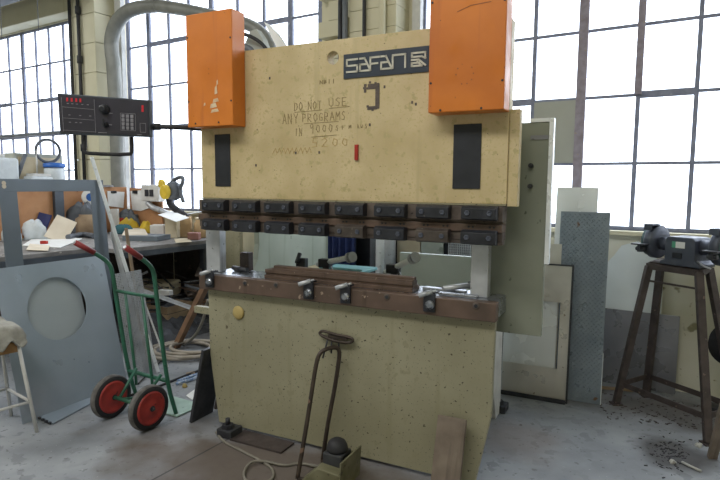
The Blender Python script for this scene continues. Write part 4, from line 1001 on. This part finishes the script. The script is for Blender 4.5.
hosep = [fl(206, 336, .012), PT(190, 338, -1.2), PT(201, 322, -1.0), PT(208, 300, -.9), PT(207, 285, -.85)]
tag(G().tube([fl(184, 345, .02), PT(194, 338, -1.0), PT(203, 322, -.85), PT(208, 300, -.75)], .013, 8, smooth_path=2).build('hose', 'cable_grey'), 'grey hose curving up to the press beside the brown timber', 'hose')
tag(G().tube([fl(176, 384, .012), fl(184, 381, .022), fl(190, 380, .012), fl(197, 377, .022), fl(203, 374, .014), fl(197, 374, .016), fl(186, 378, .014), fl(178, 381, .018)], .011, 8, smooth_path=2).build('rope', 'rope_blue'), 'blue and white rope lying on the floor by the toe plate', 'rope')
sheet_of('plastic_scrap', ((186, 396), (200, 386), (206, 384), (204, 390), (192, 400)), .003, .004, 'paper', 'white plastic scrap on the floor beside the dark plates', 'scrap')
sheet_of('wood_chip', ((186, 374), (194, 372), (195, 373.5), (187, 375.5)), .004, .01, 'pale_wood', 'small splinter of wood on the floor by the blue rope', 'wood chip')
lump('nut', 184, 388, 5, 4, .03, 'brass_cap', 'small brass fitting on the floor by the toe plate', 'fitting', h0=0, seed=2, amp=.1)
t_ = G().prism([(0, 0), (.34, 0), (.22, .52), (.12, .52)], 0, .012)
o = t_.build('plastic_sheet', 'film'); tag(o, 'pale translucent sheet leaning against the left side of the press', 'sheet'); o.matrix_world = Matrix.Translation(M.w(-.50, .55, 0)) @ Matrix.Rotation(M.yaw + .2, 4, 'Z') @ Matrix.Rotation(-.3, 4, 'X')

# ================================================================== behind the press, seen through the throat
wl = lambda gm, name, mt_, label, cat: tag(gm.build(name, mt_), label, cat, loc=BO, yaw=BY)
a = W.on(232, 250, -.35); b_ = W.on(243, 250, -.35)
wl(G().box(a.x - .05, b_.x, -.40, -.35, 0, 1.3), 'board_offcut', 'olive_paint', 'narrow olive board behind the left side of the throat', 'board')
leaner('timber', M.w(-.35, .75, .02), M.w(-.16, .95, 1.45), .09, .03, 'wood', 'brown timber leaning behind the left side of the throat', 'timber', angle=False)
o = leaner('metal_strip', M.w(-.22, .60, .02), M.w(-.10, .72, 1.35), .05, .01, 'alu_white', 'bright metal strip leaning beside the timber behind the press', 'metal strip', angle=False)
a = M.on(246, 264, .2); tag(G().box(a.x - .035, a.x + .035, .18, .23, .9525, 1.07).build('small_box', 'rust_dark', bevel=.004), 'small dark brown box standing on the left of the bed table', 'box', loc=M.o, yaw=M.yaw)
bpy.data.objects['small_box'].location.z = 0
a = W.on(330, 240, -.3); b_ = W.on(366, 240, -.3)
t = thing('work_coat', 'dark blue coat hanging behind the press', 'coat', BO, BY)
gm = G(); n = 24; vs = []
for j in range(9):
    for i in range(n + 1):
        u = a.x + .05 + (b_.x - a.x - .05) * i / n; vs.append((u, -.47 + .03 * sin(i * 1.3) * (1 + j * .1), 1.6 - j * .13))
gm.add(vs, [(j * (n + 1) + i, j * (n + 1) + i + 1, (j + 1) * (n + 1) + i + 1, (j + 1) * (n + 1) + i) for j in range(8) for i in range(n)], True)
o = part(gm, 'coat_body', 'coat_blue', t); mdf = o.modifiers.new('s', 'SOLIDIFY'); mdf.thickness = .02
part(G().cyl((a.x + .2, -.47, 1.60), (a.x + .2, -.312, 1.62), .012), 'peg', 'dark_scrap', t)
wl(G().box(a.x - .02, b_.x + .25, -.31, -.28, 0, 1.62), 'back_panel', 'black_paint', 'black panel on the wall behind the blue coat', 'panel')
a = M.on(328, 272, .62); b_ = M.on(367, 272, .62)
tag(G().box(a.x, b_.x + .02, .50, .74, .935, .955).box(a.x, b_.x + .02, .50, .51, .955, .97).box((a.x+b_.x)/2-.03, (a.x+b_.x)/2+.03, .6, .64, .64, .935).build('parts_tray', 'turquoise', bevel=.003), 'shallow turquoise tray on a post behind the die rails of the press', 'tray', loc=M.o, yaw=M.yaw)
for k, (x, r, mt_, lb) in enumerate(((374, .035, 'visor_grey', 'dark grey cylinder, thinnest of the upright ones behind the press'), (382, .055, 'alu_white', 'pale grey cylinder standing behind the black rod holder'), (390, .05, 'light_steel', 'steel cylinder standing right of the pale grey one'))):
    p = W.on(x, 250, -.45)
    t = thing('gas_cylinder', lb, 'cylinder', W.w(p.x, -.45, 0)); part(G().lathe([(r, 0), (r, 1.15), (r * .6, 1.22), (r * .3, 1.25)]), 'body', mt_, t); part(G().lathe([(r * .35, 1.251), (r * .35, 1.30)]), 'valve', 'dark_scrap', t)
for k, (x0, x1, y1, mt_, lb, nm) in enumerate(((398, 421, 262, 'board_beige', 'beige board leaning at the wall behind the press', 'board_offcut'), (422, 444, 268, 'board_grey', 'mottled grey board leaning at the wall behind the press', 'board_offcut'))):
    a = W.on(x0, 245, -.3); b_ = W.on(x1, 245, -.3)
    wl(G().box(a.x, b_.x, -.32, -.30, W.on(x0, y1, -.3).z, 1.2), nm, mt_, lb, 'board')
a = W.on(396, 245, -.25); b_ = W.on(476, 245, -.25)
wl(G().box(a.x, b_.x + .3, -.27, -.22, 0, 1.2), 'rack_back', 'black_paint', 'black rack back behind the leaning boards', 'panel')
a = W.on(448, 245, -.32); b_ = W.on(474, 245, -.32); gm = G(); nn = 12
for i in range(nn + 1): u = a.x + (b_.x - a.x) * i / nn; gm.box(u, u + .008, -.315, -.305, .7, 1.2)
for j in range(24): gm.box(a.x, b_.x, -.304, -.30, .7 + j * .021, .708 + j * .021)
wl(gm, 'mesh_panel', 'light_steel', 'light wire mesh panel seen at the right of the throat', 'mesh panel')
a = M.on(405, 275, 1.15); b_ = M.on(480, 275, 1.15)
tag(G().box(a.x - .05, b_.x + .15, 1.16, 1.20, 0, 1.01).build('machine_guard', 'sheet_white', bevel=.004), 'grey green guard plate standing behind the press bed', 'guard', loc=M.o, yaw=M.yaw)

# ================================================================== right side
def leanM(u0, v0, tilt): return Matrix.Translation(M.w(u0, v0, 0)) @ Matrix.Rotation(M.yaw, 4, 'Z') @ Matrix.Rotation(-tilt, 4, 'X')
# silver frame sheet
t = G().box(0, .44, 0, .006, .70, .955).box(.375, .44, 0, .006, .235, .6999).box(0, .44, 0, .006, .004, .2349)
o = t.build('square_holed_sheet', 'sheet_silver', bevel=.001); tag(o, 'scratched silver sheet with a square opening, leaning right of the press', 'sheet metal'); o.matrix_world = leanM(1.45, 1.37, .06)
ed = G().box(.4405, .452, -.004, .014, .004, .965).box(0, .452, -.004, .014, .9551, .965).box(0, .44, -.012, -.0005, .004, .016).box(0, .44, -.02, -.013, .0, .03).build('dark_edge', 'dark_scrap', o)
o = G().box(0, .365, 0, .004, .004, .90).build('bright_sheet', 'sheet_bright'); tag(o, 'bright clean sheet seen through the opening of the silver sheet', 'sheet metal'); o.matrix_world = leanM(1.44, 1.40, .06)
o = G().box(0, .105, 0, .004, .004, 1.10).build('silver_strip', 'sheet_silver'); tag(o, 'narrow silver strip rising above the square holed sheet', 'sheet metal'); o.matrix_world = leanM(1.705, 1.425, .06)
# tread plate with raised lozenges
tp = G().box(-.06, .262, 0, .005, .004, 1.33)
q = math.radians(45)
r_i = 0
z = .03
while z < 1.31:
    x = -.046 if r_i % 2 == 0 else -.030
    while x < .25:
        s_ = 1 if (r_i % 2 == 0) else -1
        dx, dz = .0105, .0105 * s_; nx_, nz_ = -.004 * s_, .004
        tp.add([(x - dx, -.0002, z - dz), (x + nx_, -.0002, z + nz_), (x + dx, -.0002, z + dz), (x - nx_, -.0002, z - nz_), (x, -.0050, z)], [(0, 1, 4), (1, 2, 4), (2, 3, 4), (3, 0, 4), (0, 3, 2, 1)])
        x += .032
    z += .018; r_i += 1
a = W.l(M.w(2.13, 1.45)); 
o = tp.build('tread_plate', 'tread_steel'); tag(o, 'tall blue grey tread plate leaning upright right of the silver sheets', 'tread plate'); o.matrix_world = leanM(1.845, 1.455, .09)
ee = G().box(.2625, .267, -.003, .008, .004, .36).build('bright_edge', 'alu_white', o); ee['label'] = 'bright cut edge low on the right'
o = G().box(0, .275, 0, .004, .004, 1.50).build('white_sheet', 'sheet_bright'); tag(o, 'tall bright sheet standing highest behind the tread plate', 'sheet metal'); o.matrix_world = leanM(1.745, 1.50, .09)
# white panel with curved top on the wall
a = W.on(606, 300, -.06); b_ = W.on(662, 300, -.06)
pts = [(a.x, .25), (b_.x, .25), (b_.x, .86), (b_.x - .05, .98), (b_.x - .13, 1.07), (a.x + .20, 1.10), (a.x + .09, 1.06), (a.x + .04, .98), (a.x, .93)]
wl(G().prism(pts, -.07, -.055), 'curved_panel', 'sheet_white', 'white panel with curved top against the wall under the right window', 'panel')
# dark grey sheet by the wall
o = G().box(0, .515, 0, .005, .004, .575).build('grey_sheet', 'sheet_dark', bevel=.001); tag(o, 'dull grey sheet leaning on the wall behind the grinder stand', 'sheet metal')
p = W.on(604, 400, -.25); o.matrix_world = Matrix.Translation(W.w(2.25, -.125, 0)) @ Matrix.Rotation(WY, 4, 'Z') @ Matrix.Rotation(-.06, 4, 'X')
leaner('metal_rod', W.w(2.25, -.30, .012), W.w(2.5, -.22, .012), .02, .02, 'pale_wood', 'thin stick on the floor behind the grinder stand', 'stick', angle=False)

# grinder stand
tFL, tFR, tBL = fl(649, 266, .97), fl(699, 273, .97), fl(661, 261.8, .97)
FL, FR, BL = fl(616, 404), fl(708, 444), fl(646, 396)
tBR = tFR + (tBL - tFL); BR = FR + (BL - FL)
gs = thing('grinder_stand', 'dark rusty angle iron stand with splayed legs under the grinder', 'stand', (FL + FR + BL + BR) / 4, 0)
g0 = gs.location.copy()
def Lc(p): return p - g0
def beam(gm, a, b_, w_, h_):
    d = b_ - a; q_ = d.to_track_quat('Z', 'Y'); mt_ = Matrix.Translation(a) @ q_.to_matrix().to_4x4(); gm.box(-w_ / 2, w_ / 2, -h_ / 2, h_ / 2, 0, d.length, mt_); return gm
for a, b_ in ((FL, tFL), (FR, tFR), (BL, tBL), (BR, tBR)):
    lg = part(beam(G(), Lc(a) + Vector((0, 0, .01)), Lc(b_), .045, .04), 'leg', 'rust_dark', gs, bevel=.003)
    part(G().box(Lc(a).x - .035, Lc(a).x + .035, Lc(a).y - .035, Lc(a).y + .035, 0, .009), 'foot_plate', 'rust_dark', lg)
def lerp(a, b_, z): return a.lerp(b_, z / .97)
tz = lambda a, b_, k: Lc(a.lerp(b_, k))
for (a, ta, b_, tb) in ((FL, tFL, FR, tFR), (FL, tFL, BL, tBL), (BL, tBL, BR, tBR), (FR, tFR, BR, tBR)):
    part(beam(G(), tz(a, ta, .15), tz(b_, tb, .15), .008, .035), 'lower_rail', 'rust_dark', gs)
    part(beam(G(), Lc(ta), Lc(tb), .04, .04), 'top_rail', 'rust_dark', gs, bevel=.003)
part(beam(G(), tz(FL, tFL, .90), tz(FR, tFR, .90), .012, .012), 'brace', 'rust_dark', gs)
tp_ = [Lc(p) for p in (tFL, tFR, tBR, tBL)]
part(G().prism([(p.x, p.y) for p in tp_], .99, 1.0, 'z'), 'top_plate', 'rust_dark', gs)
# bench grinder
gc = (tFL + tFR + tBL + tBR) / 4; gd_ = (tFR - tFL); gy = atan2(gd_.y, gd_.x)
# long axis seen roughly across the picture: from (665,240) to (715,245)
GA = fl(650, 238, 1.14); 
pA = dist_pt(668, 240, 3.72); pB = dist_pt(716, 245, 3.45)
gy = atan2(pB.y - pA.y, pB.x - pA.x)
cg = dist_pt(688, 247, 3.62); cg.z = 1.0
gr = thing('bench_grinder', 'dark grey double ended bench grinder standing on the rusty stand', 'grinder', cg, gy)
part(G().prism([(-.13, 0), (.13, 0), (.13, .02), (.10, .035), (.095, .17), (.08, .185), (-.08, .185), (-.095, .17), (-.10, .035), (-.13, .02)], -.09, .09), 'motor_body', 'grinder_grey', gr, bevel=.006)
part(G().cyl((-.19, 0, .125), (-.0955, 0, .125), .042, .05), 'spindle_housing', 'grinder_grey', gr)
part(G().cyl((.0955, 0, .125), (.19, 0, .125), .05, .042), 'spindle_housing', 'grinder_grey', gr)
part(G().box(-.025, .035, -.0925, -.0905, .115, .155), 'rating_plate', 'paper', gr)
part(G().box(-.05, -.0255, -.0925, -.0905, .115, .155), 'green_label', 'plate_green', gr)
part(G().box(-.04, .02, -.1, -.0905, .05, .085), 'switch', 'black_paint', gr, bevel=.003)
for s_ in (-1, 1):
    mm = Matrix.Translation((s_ * .215, 0, .135)) @ Matrix.Rotation(pi / 2, 4, 'Y')
    gg = part(G().lathe([(.045, -.028), (.105, -.028), (.112, -.02), (.112, .02), (.105, .028), (.045, .028)], mm, 40), 'wheel_guard', 'grinder_grey', gr)
    part(G().lathe([(.03, s_ * .05), (.098, s_ * .05), (.098, s_ * .0285), (.03, s_ * .0285)], mm, 36), 'grinding_wheel', 'grind_stone', gg)
    part(G().box(s_ * .215 - .03, s_ * .215 + .03, -.10, -.02, .245, .256).box(s_ * .215 - .03, s_ * .215 + .03, -.105, -.10, .215, .256), 'spark_guard', 'grinder_grey', gg, bevel=.002)
    part(G().box(s_ * .235 - .05, s_ * .235 + .045, -.175, -.115, .115, .126).box(s_ * .235 - .012, s_ * .235 + .012, -.16, -.1, .07, .1149).cyl((s_ * .235 - .03, -.14, .09), (s_ * .235 + .03, -.14, .09), .014), 'tool_rest', 'dark_scrap', gg, bevel=.002)
part(G().tube([(.10, -.06, .04), (.15, -.08, .02), (.18, -.05, .004)], .006, 8, smooth_path=1), 'power_lead', 'light_steel', gr)
# post at the lower right edge, machine part behind it
leaner('post', fl(712, 458, .0), dist_pt(733, 372, 2.9), .045, .03, 'grey_wood', 'chipped greyish post leaning at the lower right beside the stand leg', 'post', angle=False)
t = thing('air_hose_reel', 'dark round reel beside the grinder stand at the far right', 'reel', dist_pt(733, 345, 3.7), -.6)
part(G().lathe([(.03, -.04), (.14, -.04), (.14, -.03), (.09, -.03), (.09, .03), (.14, .03), (.14, .04), (.03, .04)], Matrix.Rotation(pi / 2, 4, 'X'), 30), 'spool', 'black_rubber', t)
z_ = t.location.z
part(G().box(-.03, .03, .045, .075, -z_, .03).box(-.12, .12, .0, .12, -z_, -z_ + .02), 'reel_post', 'dark_scrap', t)
# debris on the floor, right
rnd = random.Random(9); db = G()
for k in range(150):
    x = rnd.gauss(668, 12); y = rnd.gauss(452, 9); p = fl(x, min(478, y)); s_ = rnd.uniform(.002, .006); an = rnd.uniform(0, 3)
    db.box(-s_ * 1.5, s_ * 1.5, -s_ * .5, s_ * .5, .0, s_ * .6, Matrix.Translation((p.x, p.y, 0)) @ Matrix.Rotation(an, 4, 'Z'))
o = db.build('floor_debris', 'debris_dark'); o['kind'] = 'stuff'; o['label'] = 'dark grit scattered on the floor below the grinder stand'; o['category'] = 'debris'
db = G()
for k in range(170):
    x = rnd.uniform(600, 715); y = rnd.uniform(392, 418) + (x - 600) * .12; p = fl(x, y); s_ = rnd.uniform(.002, .007); an = rnd.uniform(0, 3)
    db.box(-s_ * 1.8, s_ * 1.8, -s_ * .5, s_ * .5, .0, s_ * .6, Matrix.Translation((p.x, p.y, 0)) @ Matrix.Rotation(an, 4, 'Z'))
o = db.build('floor_debris', 'rust_dark'); o['kind'] = 'stuff'; o['label'] = 'brown swarf spread on the floor along the wall under the stand'; o['category'] = 'debris'
tag(G().tube([fl(682, 462, .008), fl(690, 466, .008), fl(701, 471, .008)], .007, 6).build('stick', 'debris_white'), 'short pale stick lying on the dark grit', 'stick')
lump('rag', 674, 464, 6, 3, .03, 'debris_white', 'grey white scrap of rag on the dark grit', 'rag', h0=0, seed=41, amp=.3)
lump('rag', 700, 448, 6, 4, .03, 'debris_white', 'crumpled pale scrap at the foot of the stand leg', 'rag', h0=0, seed=43, amp=.3)

# ================================================================== light
w = bpy.data.worlds.new('world'); scene.world = w; w.use_nodes = True
bg = w.node_tree.nodes['Background']; bg.inputs[0].default_value = (.90, .95, 1.0, 1); bg.inputs[1].default_value = 4.5
def area(name, u, v, z, tilt, sx, sy, e, col=(1, 1, 1)):
    l = bpy.data.lights.new(name, 'AREA'); l.shape = 'RECTANGLE'; l.size = sx; l.size_y = sy; l.energy = e; l.color = col
    o = bpy.data.objects.new(name, l); COL.objects.link(o); o.location = W.w(u, v, z); o.rotation_euler = (tilt, 0, WY); return o
area('roof_light', 1.2, -5.4, 4.95, radians(12), 5.0, 1.6, 265, (1, .98, .94))
area('roof_light', -4.5, -4.4, 4.95, 0, 4.0, 1.6, 180, (.97, .99, 1))
for nm_, u0_, u1_, z1_ in (('window_portal', -8.2, -4.62, 3.72), ('window_portal', -3.5, -.5, 4.22), ('window_portal', .62, 5.4, 4.22)):
    l = bpy.data.lights.new(nm_, 'AREA'); l.shape = 'RECTANGLE'; l.size = u1_ - u0_; l.size_y = z1_ - Z0; l.cycles.is_portal = True
    o = bpy.data.objects.new(nm_, l); COL.objects.link(o); o.location = W.w((u0_ + u1_) / 2, .09, (z1_ + Z0) / 2); o.rotation_euler = (radians(-90), 0, WY)
vs_ = scene.view_settings; vs_.view_transform = 'Standard'; vs_.look = 'None'; vs_.gamma = 1; vs_.use_curve_mapping = False; vs_.exposure = 0.0
